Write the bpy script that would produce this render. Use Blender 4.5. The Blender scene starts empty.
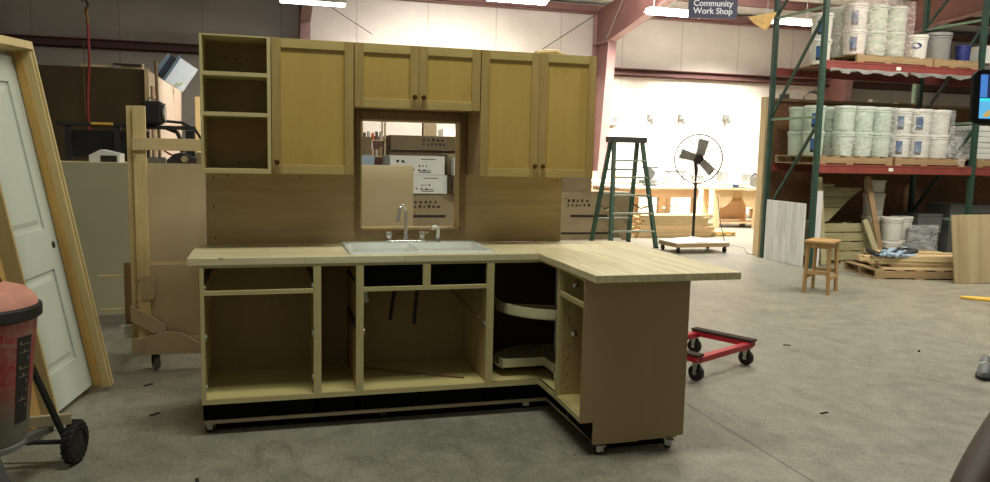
import bpy, bmesh, math, random
from mathutils import Vector, Matrix
random.seed(7)
C = bpy.context.scene.collection
R = math.radians

# ------------------------------------------------------------------ materials
def newmat(name):
    m = bpy.data.materials.new(name); m.use_nodes = True
    nt = m.node_tree; b = nt.nodes['Principled BSDF']
    return m, nt, b
def lk(nt, a, b): nt.links.new(a, b)
def coords(nt, scale=(1, 1, 1), kind='Object', rot=(0, 0, 0)):
    tc = nt.nodes.new('ShaderNodeTexCoord'); mp = nt.nodes.new('ShaderNodeMapping')
    mp.inputs['Scale'].default_value = scale; mp.inputs['Rotation'].default_value = rot
    lk(nt, tc.outputs[kind], mp.inputs['Vector']); return mp.outputs['Vector']
def ramp(nt, fac, stops):
    r = nt.nodes.new('ShaderNodeValToRGB'); lk(nt, fac, r.inputs['Fac'])
    e = r.color_ramp.elements
    while len(e) < len(stops): e.new(.5)
    for i, (p, c) in enumerate(stops): e[i].position = p; e[i].color = (*c, 1)
    return r.outputs['Color']
def noise(nt, vec, scale, detail=4, rough=.55, dist=0):
    n = nt.nodes.new('ShaderNodeTexNoise'); n.inputs['Scale'].default_value = scale
    n.inputs['Detail'].default_value = detail; n.inputs['Roughness'].default_value = rough
    n.inputs['Distortion'].default_value = dist
    lk(nt, vec, n.inputs['Vector']); return n.outputs['Fac']
def mixc(nt, fac, a, b, mode='MIX'):
    n = nt.nodes.new('ShaderNodeMix'); n.data_type = 'RGBA'; n.blend_type = mode
    if isinstance(fac, (int, float)): n.inputs[0].default_value = fac
    else: lk(nt, fac, n.inputs[0])
    for i, v in ((6, a), (7, b)):
        if isinstance(v, tuple): n.inputs[i].default_value = (*v, 1)
        else: lk(nt, v, n.inputs[i])
    return n.outputs[2]
def bump(nt, b, h, s, d=.002):
    n = nt.nodes.new('ShaderNodeBump'); n.inputs['Strength'].default_value = s; n.inputs['Distance'].default_value = d
    lk(nt, h, n.inputs['Height']); lk(nt, n.outputs['Normal'], b.inputs['Normal'])
def srgb(r, g, b):
    f = lambda c: ((c/255)/12.92 if c/255 <= .04045 else (((c/255)+.055)/1.055)**2.4)
    return (f(r), f(g), f(b))
def plain(name, col, rough=.5, metal=0, var=.12, vs=9, spec=.5, bmp=0):
    m, nt, b = newmat(name)
    v = coords(nt); f = noise(nt, v, vs, 5)
    lo = tuple(c*(1-var) for c in col); hi = tuple(min(1, c*(1+var)) for c in col)
    lk(nt, ramp(nt, f, [(.3, lo), (.7, hi)]), b.inputs['Base Color'])
    b.inputs['Roughness'].default_value = rough; b.inputs['Metallic'].default_value = metal
    b.inputs['Specular IOR Level'].default_value = spec
    if bmp: bump(nt, b, f, bmp)
    return m
def wood(name, base, dark, axis='X', rough=.55, knots=False, strength=.5, fine=38):
    m, nt, b = newmat(name)
    sc = {'X': (.06, 1, 1), 'Y': (1, .06, 1), 'Z': (1, 1, .06)}[axis]
    v = coords(nt, sc); f = noise(nt, v, fine, 6, .6, .6)
    v2 = coords(nt, tuple(.35 if s < 1 else 1 for s in sc)); f2 = noise(nt, v2, 4.5, 3, .5, 1.2)
    c1 = ramp(nt, f, [(.3, dark), (.62, base)])
    mid = tuple((a*.55+d_*.45) for a, d_ in zip(base, dark))
    c2 = ramp(nt, f2, [(.35, mid), (.6, base)])
    col = mixc(nt, strength, c2, c1)
    if knots:
        vo = nt.nodes.new('ShaderNodeTexVoronoi'); vo.inputs['Scale'].default_value = 3.2
        lk(nt, coords(nt, tuple(.4 if s < 1 else 1.3 for s in sc)), vo.inputs['Vector'])
        kf = ramp(nt, vo.outputs['Distance'], [(.03, (1, 1, 1)), (.09, (0, 0, 0))])
        col = mixc(nt, kf, col, tuple(c*.25 for c in dark))
    lk(nt, col, b.inputs['Base Color']); b.inputs['Roughness'].default_value = rough
    bump(nt, b, f, .15, .001)
    return m
def strips(name, axis='X'):
    m, nt, b = newmat(name)
    v = coords(nt, (1, 1, 1), rot=(0, 0, 0 if axis == 'X' else R(90)))
    br = nt.nodes.new('ShaderNodeTexBrick'); lk(nt, v, br.inputs['Vector'])
    br.inputs['Scale'].default_value = 1; br.inputs['Brick Width'].default_value = .55
    br.inputs['Row Height'].default_value = .048; br.inputs['Mortar Size'].default_value = .0012
    br.inputs['Color1'].default_value = (*srgb(230, 220, 184), 1); br.inputs['Color2'].default_value = (*srgb(206, 192, 150), 1)
    br.inputs['Mortar'].default_value = (*srgb(160, 145, 100), 1); br.inputs['Bias'].default_value = 0
    br.offset = .37
    f = noise(nt, coords(nt, (.07, 1, 1) if axis == 'X' else (1, .07, 1)), 45, 6, .6, .5)
    c = mixc(nt, .35, br.outputs['Color'], ramp(nt, f, [(.3, srgb(150, 130, 85)), (.6, srgb(225, 214, 172))]))
    vo = nt.nodes.new('ShaderNodeTexVoronoi'); vo.inputs['Scale'].default_value = 5
    lk(nt, coords(nt, (.7, 1, 1)), vo.inputs['Vector'])
    kf = ramp(nt, vo.outputs['Distance'], [(.025, (1, 1, 1)), (.07, (0, 0, 0))])
    c = mixc(nt, kf, c, srgb(120, 92, 55))
    lk(nt, c, b.inputs['Base Color']); b.inputs['Roughness'].default_value = .5
    return m
def emis(name, col, s):
    m, nt, b = newmat(name); b.inputs['Base Color'].default_value = (*col, 1)
    b.inputs['Emission Color'].default_value = (*col, 1); b.inputs['Emission Strength'].default_value = s
    return m
def film(name, col=(.8, .82, .8), a=.3):
    m, nt, b = newmat(name)
    f = noise(nt, coords(nt, (1, 1, 2.5)), 4, 4, .6, 2.5)
    b.inputs['Base Color'].default_value = (*col, 1); b.inputs['Roughness'].default_value = .18
    mr = nt.nodes.new('ShaderNodeMapRange'); lk(nt, f, mr.inputs[0])
    mr.inputs[1].default_value = .42; mr.inputs[2].default_value = .66; mr.inputs[3].default_value = a*.3; mr.inputs[4].default_value = min(1, a*1.5)
    lk(nt, mr.outputs[0], b.inputs['Alpha']); bump(nt, b, f, .6, .02)
    return m

M = {}
M['frame'] = wood('maple_frame', srgb(200, 186, 134), srgb(168, 150, 98), 'Z', strength=.35)
M['frame_x'] = wood('maple_frame_rail', srgb(200, 186, 134), srgb(168, 150, 98), 'X', strength=.35)
M['door'] = wood('door_panel', srgb(188, 158, 84), srgb(164, 134, 64), 'Z', .42, strength=.25, fine=16)
M['stile'] = wood('door_stile', srgb(176, 150, 92), srgb(134, 108, 60), 'Z', .45, strength=.45)
M['rail'] = wood('door_rail', srgb(192, 170, 108), srgb(152, 128, 72), 'X', .45, strength=.45)
M['ply_in'] = wood('birch_interior', srgb(188, 164, 112), srgb(162, 136, 86), 'Z', .6, strength=.3, fine=14)
M['ply_dark'] = wood('hardboard_back', srgb(164, 138, 92), srgb(142, 116, 72), 'Z', .7, strength=.3, fine=14)
M['shelf_in'] = wood('cabinet_floor', srgb(205, 192, 132), srgb(180, 164, 104), 'X', .55, strength=.3, fine=14)
M['end'] = wood('end_panel', srgb(164, 138, 100), srgb(154, 128, 90), 'Z', .6, strength=.25, fine=10)
M['splash'] = wood('backsplash_ply', srgb(192, 170, 122), srgb(150, 126, 82), 'X', .6, strength=.6, fine=6)
M['trim'] = wood('window_trim', srgb(140, 112, 72), srgb(104, 78, 46), 'Z', .5)
M['butcher_x'] = strips('butcher_block', 'X'); M['butcher_y'] = strips('butcher_block_side', 'Y')
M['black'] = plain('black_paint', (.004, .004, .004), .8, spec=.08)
M['rubber'] = plain('black_rubber', (.014, .012, .012), .7)
M['chrome'] = plain('chrome', (.8, .8, .78), .14, 1, .03)
M['steel'] = plain('zinc_steel', (.5, .5, .48), .35, 1, .15)
M['brass'] = plain('antique_brass', srgb(120, 88, 56), .3, 1, .1)
M['enamel'] = plain('white_enamel', srgb(226, 230, 224), .22, 0, .02)
M['white'] = plain('white_plastic', srgb(224, 224, 210), .4, 0, .03)
M['tray'] = plain('cream_tray', srgb(206, 200, 160), .45, 0, .03)
M['pine'] = wood('pine', srgb(214, 192, 138), srgb(184, 156, 102), 'Z', .6, True, .5)
M['pine_x'] = wood('pine_rail', srgb(214, 192, 146), srgb(186, 160, 110), 'X', .6, True, .5)
M['pine_y'] = wood('pine_lengthwise', srgb(206, 178, 118), srgb(170, 138, 80), 'Y', .65, True, .5)
M['pinelight'] = wood('pale_pine', srgb(226, 202, 158), srgb(200, 170, 120), 'Z', .6, False, .4)
M['pallet'] = wood('pallet_wood', srgb(168, 142, 104), srgb(122, 98, 66), 'X', .8, False, .6)
M['palletg'] = wood('treated_wood', srgb(168, 162, 122), srgb(128, 120, 82), 'X', .8, True, .6)
M['palletz'] = wood('treated_wood_upright', srgb(180, 172, 134), srgb(140, 130, 94), 'Z', .8, True, .6)
M['plyR'] = wood('plywood_sheet', srgb(176, 160, 124), srgb(134, 114, 80), 'Z', .65, False, .75, fine=6)
M['osb'] = plain('brown_panel', srgb(134, 98, 68), .85, 0, .3, 22)
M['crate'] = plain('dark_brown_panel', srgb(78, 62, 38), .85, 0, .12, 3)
M['melamine'] = plain('grey_beige_board', srgb(172, 166, 136), .55, 0, .04, 2)
M['cartply'] = wood('cart_plywood', srgb(186, 168, 134), srgb(172, 152, 116), 'Z', .65, False, .25, fine=7)
M['cardboard'] = plain('cardboard', srgb(146, 130, 100), .85, 0, .08, 5)
M['cardboard2'] = plain('dark_cardboard', srgb(122, 108, 82), .85, 0, .08, 5)
M['ink'] = plain('black_print', (.02, .018, .015), .8)
M['wbox'] = plain('white_carton', srgb(214, 218, 212), .7, 0, .04, 4)
M['bbox'] = plain('blue_grey_carton', srgb(150, 172, 190), .7, 0, .05, 4)
M['blue'] = plain('blue_label', srgb(42, 84, 130), .5, 0, .25, 18)
M['navy'] = plain('navy_sign', srgb(22, 28, 70), .45, 0, .05)
M['signwhite'] = plain('sign_lettering', srgb(214, 220, 224), .5, 0, .03)
M['red'] = plain('red_oxide_steel', srgb(118, 80, 74), .55, 0, .12, 3)
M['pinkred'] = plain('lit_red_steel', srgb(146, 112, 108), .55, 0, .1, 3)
M['beam'] = plain('rack_beam_red', srgb(132, 62, 54), .5, 0, .15, 6)
M['green'] = plain('rack_post_green', srgb(46, 74, 62), .45, 0, .18, 9)
M['lgreen'] = plain('rack_brace_green', srgb(120, 148, 122), .45, 0, .12, 9)
M['ladder'] = plain('green_fibreglass', srgb(44, 76, 60), .5, 0, .2, 14)
M['ladderalu'] = plain('aluminium_step', srgb(150, 160, 146), .4, .6, .1)
M['laddercap'] = plain('dusty_black_cap', srgb(56, 58, 54), .6, 0, .5, 30)
M['dollyred'] = plain('dolly_red', srgb(176, 28, 44), .4, 0, .08)
M['carpet'] = plain('dark_carpet_pad', srgb(60, 46, 42), .95, 0, .3, 60)
M['stoolwood'] = wood('stool_oak', srgb(186, 150, 100), srgb(152, 116, 70), 'Z', .5)
M['corr'] = wood('white_corrugated', srgb(240, 240, 238), srgb(192, 192, 190), 'Z', .5, False, .8, fine=26)
M['pailgreen'] = plain('pale_green_pail', srgb(190, 204, 186), .4, 0, .04)
M['pailwhite'] = plain('white_pail', srgb(218, 216, 206), .4, 0, .04)
M['pailgrey'] = plain('grey_pail', srgb(136, 136, 132), .45, 0, .05)
M['pailblue'] = plain('blue_pail', srgb(42, 50, 112), .4, 0, .1)
M['film'] = film('stretch_wrap', a=.28); M['filmpink'] = film('pink_tinted_wrap', (.75, .62, .58), .35)
M['doorwhite'] = plain('primed_white', srgb(190, 197, 184), .5, 0, .03, 2)
M['jamb'] = wood('finger_jointed_pine', srgb(206, 186, 134), srgb(180, 154, 102), 'Z', .55, False, .5, fine=30)
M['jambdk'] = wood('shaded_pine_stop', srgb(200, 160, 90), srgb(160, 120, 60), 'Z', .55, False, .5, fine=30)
M['grey'] = plain('grey_metal', srgb(120, 122, 118), .45, .5, .1)
M['darkgrey'] = plain('dark_grey_metal', srgb(50, 50, 50), .5, .3, .2)
M['fanblade'] = plain('fan_aluminium', srgb(150, 148, 138), .5, 0, .08)
M['hose'] = plain('red_hose', srgb(150, 40, 36), .5)
M['orange'] = plain('orange_tool', srgb(226, 106, 50), .45)
M['benchtop'] = plain('white_bench_top', srgb(238, 234, 222), .5, 0, .03)
M['benchwood'] = wood('bench_fir', srgb(222, 188, 150), srgb(194, 154, 114), 'X', .6)
M['legwood'] = wood('bench_leg_fir', srgb(234, 204, 160), srgb(210, 172, 124), 'Z', .6)
M['yellowply'] = plain('yellow_board', srgb(222, 180, 76), .6, 0, .15, 9)
M['tan'] = plain('tan_sheet', srgb(206, 170, 104), .7, 0, .25, 12)
M['artwhite'] = plain('glossy_white_panel', srgb(226, 236, 246), .3, 0, .03)
M['artside'] = plain('blue_grey_side', srgb(96, 116, 132), .4, 0, .05)
M['artdark'] = plain('navy_side', srgb(24, 36, 52), .4, 0, .1)
M['leaf'] = plain('green_print', srgb(190, 220, 150), .5, 0, .2, 30)
M['paleply'] = wood('pale_panel', srgb(226, 206, 184), srgb(206, 182, 156), 'Z', .7, False, .3, fine=8)
M['skin'] = plain('brown_skin', srgb(66, 44, 32), .6, 0, .08, 20)
M['shirt'] = plain('dark_shirt', srgb(34, 36, 44), .85, 0, .1, 40)
M['trousers'] = plain('dark_trousers', srgb(40, 46, 60), .85, 0, .1, 40)
M['hair'] = plain('black_hair', (.01, .009, .008), .6)
M['shoe'] = plain('slate_shoe', srgb(104, 110, 112), .6, 0, .15, 20)
M['tube'] = emis('fluorescent_tube', (1, .97, 1), 14)
M['screenblue'] = emis('screen_blue', srgb(70, 120, 190), 1.1)
M['screendark'] = emis('screen_dark', srgb(34, 44, 80), 1)
M['screenwhite'] = emis('screen_white', srgb(190, 214, 236), 1.2)
M['screencyan'] = emis('screen_cyan', srgb(60, 216, 220), 1.2)
M['screenlight'] = emis('screen_light_blue', srgb(90, 170, 214), 1.1)
M['screentan'] = emis('screen_tan', srgb(190, 160, 90), 1)

def dusty(name, col):
    m, nt, b = newmat(name)
    v = coords(nt); f = noise(nt, v, 7, 8, .7, 1.5)
    d = mixc(nt, ramp(nt, f, [(.42, (0, 0, 0)), (.75, (1, 1, 1))]), col, srgb(150, 132, 112))
    f2 = nt.nodes.new('ShaderNodeTexVoronoi'); f2.feature = 'DISTANCE_TO_EDGE'; f2.inputs['Scale'].default_value = 9
    lk(nt, v, f2.inputs['Vector'])
    d = mixc(nt, ramp(nt, f2.outputs['Distance'], [(.0, (.5, .5, .5)), (.02, (0, 0, 0))]), d, srgb(176, 164, 146))
    sp = nt.nodes.new('ShaderNodeSeparateXYZ'); lk(nt, v, sp.inputs[0])
    g = ramp(nt, sp.outputs['Z'], [(.42, (1, 1, 1)), (.62, (0, 0, 0))])
    d = mixc(nt, g, d, srgb(112, 112, 96))
    lk(nt, d, b.inputs['Base Color']); b.inputs['Roughness'].default_value = .8
    return m
M['drum'] = dusty('dusty_red_plastic', srgb(168, 58, 58))
M['lid'] = plain('dusty_pink_lid', srgb(206, 142, 124), .8, 0, .15, 9)

def concrete():
    m, nt, b = newmat('concrete_floor')
    v = coords(nt)
    n1 = noise(nt, v, .8, 6, .6, .8); n2 = noise(nt, v, 6, 8, .7, .6); n3 = noise(nt, v, 60, 4, .6)
    c = ramp(nt, n1, [(.3, srgb(106, 107, 94)), (.7, srgb(150, 146, 128))])
    c = mixc(nt, .45, c, ramp(nt, n2, [(.35, srgb(92, 92, 78)), (.65, srgb(162, 157, 138))]))
    c = mixc(nt, .12, c, ramp(nt, n3, [(.4, (.1, .1, .09)), (.6, (.7, .68, .62))]))
    # long stains
    st = noise(nt, coords(nt, (1.6, .5, 1), rot=(0, 0, R(35))), 2.2, 7, .72, 1.8)
    c = mixc(nt, ramp(nt, st, [(.52, (0, 0, 0)), (.70, (.42, .42, .42))]), c, srgb(88, 82, 70))
    sp2 = noise(nt, coords(nt, (1, 1, 1)), 26, 3, .5, .4)
    c = mixc(nt, ramp(nt, sp2, [(.735, (0, 0, 0)), (.75, (.8, .8, .8))]), c, srgb(52, 46, 38))
    # saw cut joints every 4.3 m
    sp = nt.nodes.new('ShaderNodeSeparateXYZ'); lk(nt, v, sp.inputs[0])
    for out, off, per in (('X', 2.935, 5.2), ('Y', 4.6, 12.2)):
        a = nt.nodes.new('ShaderNodeMath'); a.operation = 'SUBTRACT'; lk(nt, sp.outputs[out], a.inputs[0]); a.inputs[1].default_value = off
        p = nt.nodes.new('ShaderNodeMath'); p.operation = 'PINGPONG'; lk(nt, a.outputs[0], p.inputs[0]); p.inputs[1].default_value = per/2
        g = ramp(nt, p.outputs[0], [(.003, (.85, .85, .85)), (.006, (0, 0, 0))])
        c = mixc(nt, g, c, srgb(60, 56, 48))
    lk(nt, c, b.inputs['Base Color'])
    rr = nt.nodes.new('ShaderNodeMapRange'); lk(nt, n2, rr.inputs[0]); rr.inputs[3].default_value = .3; rr.inputs[4].default_value = .62
    lk(nt, rr.outputs[0], b.inputs['Roughness']); bump(nt, b, n2, .12, .004)
    return m
M['concrete'] = concrete()
def wallmat():
    m, nt, b = newmat('white_wall_lining')
    v = coords(nt); n1 = noise(nt, v, .7, 4)
    c = ramp(nt, n1, [(.3, srgb(186, 178, 166)), (.7, srgb(204, 196, 184))])
    sp = nt.nodes.new('ShaderNodeSeparateXYZ'); lk(nt, v, sp.inputs[0])
    a = nt.nodes.new('ShaderNodeMath'); a.operation = 'SUBTRACT'; lk(nt, sp.outputs['X'], a.inputs[0]); a.inputs[1].default_value = .68
    p = nt.nodes.new('ShaderNodeMath'); p.operation = 'PINGPONG'; lk(nt, a.outputs[0], p.inputs[0]); p.inputs[1].default_value = .8715
    g = ramp(nt, p.outputs[0], [(.010, (.35, .35, .35)), (.026, (0, 0, 0))])
    c = mixc(nt, g, c, srgb(120, 104, 92))
    lk(nt, c, b.inputs['Base Color']); b.inputs['Roughness'].default_value = .55
    w = noise(nt, coords(nt, (1, 1, 1)), 1.6, 3); bump(nt, b, w, .4, .03)
    return m
M['wall'] = wallmat()
M['roof'] = plain('white_roof_lining', srgb(206, 204, 198), .6, 0, .04, 1)

# ------------------------------------------------------------------ mesh builder
class B:
    def __init__(s): s.bm = bmesh.new()
    def box(s, x0, x1, y0, y1, z0, z1, mat=None):
        v = [s.bm.verts.new(p) for p in ((x0, y0, z0), (x1, y0, z0), (x1, y1, z0), (x0, y1, z0), (x0, y0, z1), (x1, y0, z1), (x1, y1, z1), (x0, y1, z1))]
        if mat is not None:
            for q in v: q.co = mat @ q.co
        for f in ((0, 3, 2, 1), (4, 5, 6, 7), (0, 1, 5, 4), (1, 2, 6, 5), (2, 3, 7, 6), (3, 0, 4, 7)): s.bm.faces.new([v[i] for i in f])
        return s
    def bar(s, p0, p1, w, h, up=(0, 0, 1)):
        """rectangular bar from p0 to p1, w across, h along up"""
        p0, p1 = Vector(p0), Vector(p1); d = p1-p0; L = d.length; d.normalize()
        u = Vector(up); a = d.cross(u)
        if a.length < 1e-4: a = d.cross(Vector((1, 0, 0)))
        a.normalize(); u = a.cross(d).normalized()
        m = Matrix((a, d, u)).transposed().to_4x4(); m.translation = p0
        return s.box(-w/2, w/2, 0, L, -h/2, h/2, m)
    def cyl(s, p0, p1, r, r2=None, seg=20, caps=True):
        p0, p1 = Vector(p0), Vector(p1); r2 = r if r2 is None else r2
        d = (p1-p0).normalized(); a = d.orthogonal().normalized(); b = d.cross(a)
        A = [s.bm.verts.new(p0+(a*math.cos(t)+b*math.sin(t))*r) for t in [2*math.pi*i/seg for i in range(seg)]]
        Bq = [s.bm.verts.new(p1+(a*math.cos(t)+b*math.sin(t))*r2) for t in [2*math.pi*i/seg for i in range(seg)]]
        for i in range(seg): s.bm.faces.new((A[i], A[(i+1) % seg], Bq[(i+1) % seg], Bq[i]))
        if caps: s.bm.faces.new(A[::-1]); s.bm.faces.new(Bq)
        return s
    def lathe(s, prof, c=(0, 0, 0), axis='Z', seg=28):
        c = Vector(c); rings = []
        for r, h in prof:
            ring = []
            for i in range(seg):
                t = 2*math.pi*i/seg; x, y = r*math.cos(t), r*math.sin(t)
                p = {'Z': (x, y, h), 'Y': (x, h, y), 'X': (h, x, y)}[axis]
                ring.append(s.bm.verts.new(c+Vector(p)))
            rings.append(ring)
        for a, b in zip(rings, rings[1:]):
            for i in range(seg): s.bm.faces.new((a[i], a[(i+1) % seg], b[(i+1) % seg], b[i]))
        if prof[0][0] > 1e-4: s.bm.faces.new(rings[0][::-1])
        if prof[-1][0] > 1e-4: s.bm.faces.new(rings[-1])
        return s
    def prism(s, pts, axis, a, b):
        def P(p, h): return {'Z': (p[0], p[1], h), 'Y': (p[0], h, p[1]), 'X': (h, p[0], p[1])}[axis]
        A = [s.bm.verts.new(P(p, a)) for p in pts]; Bq = [s.bm.verts.new(P(p, b)) for p in pts]; n = len(pts)
        for i in range(n): s.bm.faces.new((A[i], A[(i+1) % n], Bq[(i+1) % n], Bq[i]))
        s.bm.faces.new(A[::-1]); s.bm.faces.new(Bq)
        return s
    def tube(s, pts, r, seg=10, closed=False):
        pts = [Vector(p) for p in pts]; n = len(pts); rings = []; prev = None
        for i, p in enumerate(pts):
            if closed: d = (pts[(i+1) % n]-pts[i-1])
            else: d = pts[min(i+1, n-1)]-pts[max(i-1, 0)]
            d.normalize()
            if prev is None: a = d.orthogonal().normalized()
            else:
                a = prev-d*prev.dot(d)
                a = a.normalized() if a.length > 1e-5 else d.orthogonal().normalized()
            prev = a; b = d.cross(a)
            rr = r[i] if isinstance(r, (list, tuple)) else r
            rings.append([s.bm.verts.new(p+(a*math.cos(t)+b*math.sin(t))*rr) for t in [2*math.pi*k/seg for k in range(seg)]])
        pairs = list(zip(rings, rings[1:])) + ([(rings[-1], rings[0])] if closed else [])
        for A, Bq in pairs:
            for k in range(seg): s.bm.faces.new((A[k], A[(k+1) % seg], Bq[(k+1) % seg], Bq[k]))
        if not closed: s.bm.faces.new(rings[0][::-1]); s.bm.faces.new(rings[-1])
        return s
    def each(s, name, mat, parent=None, bev=0, smooth=False, xf=None):
        """every loose piece becomes a part of its own"""
        bm = s.bm; bm.verts.ensure_lookup_table(); seen = set(); out = []
        bm.verts.index_update()
        for v in bm.verts:
            if v.index in seen: continue
            st = [v]; comp = []; seen.add(v.index)
            while st:
                a = st.pop(); comp.append(a)
                for e in a.link_edges:
                    w = e.other_vert(a)
                    if w.index not in seen: seen.add(w.index); st.append(w)
            nb = B(); mp = {a.index: nb.bm.verts.new(a.co) for a in comp}
            for f_ in {f_ for a in comp for f_ in a.link_faces}: nb.bm.faces.new([mp[a.index] for a in f_.verts])
            out.append(nb.build(name, mat, parent, bev, smooth, xf))
        bm.free(); return out
    def build(s, name, mat, parent=None, bev=0, smooth=False, xf=None):
        bmesh.ops.recalc_face_normals(s.bm, faces=s.bm.faces)
        if xf is not None: s.bm.transform(xf)
        me = bpy.data.meshes.new(name); s.bm.to_mesh(me); s.bm.free()
        if isinstance(mat, str): mat = M[mat]
        me.materials.append(mat)
        if smooth:
            for p in me.polygons: p.use_smooth = True
            me.set_sharp_from_angle(angle=R(38))
        o = bpy.data.objects.new(name, me); C.objects.link(o)
        if parent is not None: o.parent = parent
        if bev:
            md = o.modifiers.new('bevel', 'BEVEL'); md.width = bev; md.segments = 2; md.limit_method = 'ANGLE'; md.angle_limit = R(40)
        return o
def tag(o, label, cat, group=None, kind=None):
    o['label'] = label; o['category'] = cat
    if group: o['group'] = group
    if kind: o['kind'] = kind
    return o
def thing(name, label, cat, loc=(0, 0, 0), rz=0, group=None, rot=None):
    o = bpy.data.objects.new(name, None); o.empty_display_size = .1; C.objects.link(o)
    o.location = loc; o.rotation_euler = rot if rot else (0, 0, R(rz))
    return tag(o, label, cat, group)
def single(o, loc, rz=0, rot=None):
    o.location = loc; o.rotation_euler = rot if rot else (0, 0, R(rz)); return o
def struct(o): o['kind'] = 'structure'; return o
def kids(o): return [c for c in bpy.data.objects if c.parent == o]
def copy_tree(o, parent=None):
    c = o.copy(); C.objects.link(c)
    if parent is not None: c.parent = parent
    for ch in kids(o): copy_tree(ch, c)
    return c
def clone(o, loc, rz=None, label=None, rot=None, scale=None):
    c = copy_tree(o); c.location = loc
    if rz is not None: c.rotation_euler = (0, 0, R(rz))
    if rot is not None: c.rotation_euler = rot
    if label: c['label'] = label
    if scale: c.scale = scale
    return c
def textmesh(name, txt, size, mat, parent, xf, extrude=.002, align='CENTER', spacing=1.0):
    cu = bpy.data.curves.new(name, 'FONT'); cu.body = txt; cu.size = size; cu.extrude = extrude; cu.align_x = align
    cu.space_line = spacing; cu.offset = size*.018
    o = bpy.data.objects.new(name, cu); C.objects.link(o)
    dg = bpy.context.evaluated_depsgraph_get(); me = bpy.data.meshes.new_from_object(o.evaluated_get(dg))
    bpy.data.objects.remove(o); me.transform(xf); me.materials.clear(); me.materials.append(M[mat])
    n = bpy.data.objects.new(name, me); C.objects.link(n); n.parent = parent; return n

# ------------------------------------------------------------------ camera
cam = bpy.data.cameras.new('camera'); co = bpy.data.objects.new('camera', cam); C.objects.link(co)
yaw, pitch, roll = -.281, -.1122, .0217
f = Vector((-math.sin(yaw)*math.cos(pitch), math.cos(yaw)*math.cos(pitch), math.sin(pitch)))
r0 = Vector((math.cos(yaw), math.sin(yaw), 0)); u0 = r0.cross(f)
rr_ = r0*math.cos(roll)+u0*math.sin(roll); uu_ = -r0*math.sin(roll)+u0*math.cos(roll)
mw = Matrix((rr_, uu_, -f)).transposed().to_4x4(); mw.translation = (.362, -5.025, 1.584)
co.matrix_world = mw; cam.sensor_width = 36; cam.lens = 36*786.3/990; cam.clip_start = .05; cam.clip_end = 200
bpy.context.scene.camera = co

# ------------------------------------------------------------------ setting
struct(B().box(-14, 34, -9, 14.5, -.1, 0).build('floor', 'concrete'))
struct(B().box(-14, 34, 14.5, 14.7, 0, 5.7).build('wall_back', 'wall'))
# roof lining rising toward the camera
sl = .085
b = B(); b.box(-14, 34, 0, 24, 0, .12, Matrix.Translation((0, 14.7, 5.45)) @ Matrix.Rotation(math.atan(sl), 4, 'X').inverted() @ Matrix.Rotation(math.pi, 4, 'Z') @ Matrix.Translation((-20, 0, 0)))
struct(b.build('ceiling', 'roof'))
# eave strut, girt
b = B(); b.box(-14, 34, 14.28, 14.5, 5.2, 5.24).box(-14, 34, 14.42, 14.46, 5.24, 5.42).box(-14, 34, 14.28, 14.31, 5.22, 5.4)
struct(b.build('trim_eave', 'red'))
b = B(); b.box(-14, 34, 14.3, 14.5, 3.66, 3.69).box(-14, 34, 14.46, 14.5, 3.66, 3.87).box(-14, 34, 14.3, 14.5, 3.85, 3.87).box(-14, 34, 14.3, 14.32, 3.66, 3.72)
struct(b.build('trim_girt', 'red'))
for i, y in enumerate((12.9, 11.3, 9.7, 8.1, 6.5, 4.9, 3.3, 1.7, 0.1, -1.5)):
    z = 5.45+(14.7-y)*sl
    b = B(); b.box(-14, 34, y, y+.07, z-.21, z-.2).box(-14, 34, y, y+.012, z-.21, z).box(-14, 34, y-.06, y, z-.012, z)
    struct(b.build('trim_purlin', 'red'))
# steel frames: tapered column plus haunched rafter toward the camera
def frame(x, w=.22, name='trim_frame'):
    web = [(14.45, 0), (14.45, 5.3), (14.45-14.5, 5.3+14.5*sl), (-.05, 5.3+14.5*sl-.45), (8.6, 5.0), (10.6, 4.87), (13.42, 4.42), (13.95, 0)]
    b = B(); b.prism(web, 'X', x-.005, x+.005)
    out = b
    o1 = out.build(name, 'red'); struct(o1)
    b = B()
    for p, q in (((-.05, 6.08), (8.6, 5.0)), ((8.6, 5.0), (10.6, 4.87)), ((10.6, 4.87), (13.42, 4.42)), ((13.42, 4.42), (13.95, 0))):
        b.bar((x, p[0], p[1]), (x, q[0], q[1]), w, .016, (0, -.5, .5) if q[1] > 0 else (0, 1, 0))
    b.bar((x, 14.42, 0), (x, 14.42, 5.3), w, .016, (0, 1, 0))
    b.bar((x, 13.42, 4.42), (x, 14.44, 4.42), w, .014)
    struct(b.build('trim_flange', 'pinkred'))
for x in (1.18, 8.62, 15.8, -6.3): frame(x)
# bracing rods on the wall
b = B(); b.cyl((1.4, 14.2, 5.1), (2.75, 14.2, 4.32), .009, seg=6); tag(b.build('bracing_rod', 'darkgrey'), 'thin dark bracing rod crossing the pale wall above the single upper door', 'rod')
b = B(); b.cyl((5.7, 14.2, 3.3), (8.45, 14.2, 5.14), .011, seg=6); tag(b.build('bracing_rod', 'darkgrey'), 'thin bracing rod rising to the red column above the tall upper doors', 'rod')
b = B(); b.cyl((8.42, 13.35, 4.45), (7.9, 10.8, 5.45), .012, seg=6); tag(b.build('bracing_rod', 'grey'), 'pale diagonal bracing rod in front of the red column head', 'rod')
b = B(); b.cyl((8.75, 12.9, 4.55), (10.0, 9.6, 5.7), .012, seg=6); tag(b.build('bracing_rod', 'grey'), 'thin bracing rod across the big red haunch beside the lit strip light', 'rod')
b = B(); b.box(-5.6, -5.15, 14.1, 14.3, 4.02, 4.35).box(-5.55, -5.2, 14.0, 14.1, 4.35, 4.6); tag(b.build('wall_box', 'grey'), 'grey electrical box high on the dark wall in the top left corner', 'box')

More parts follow.
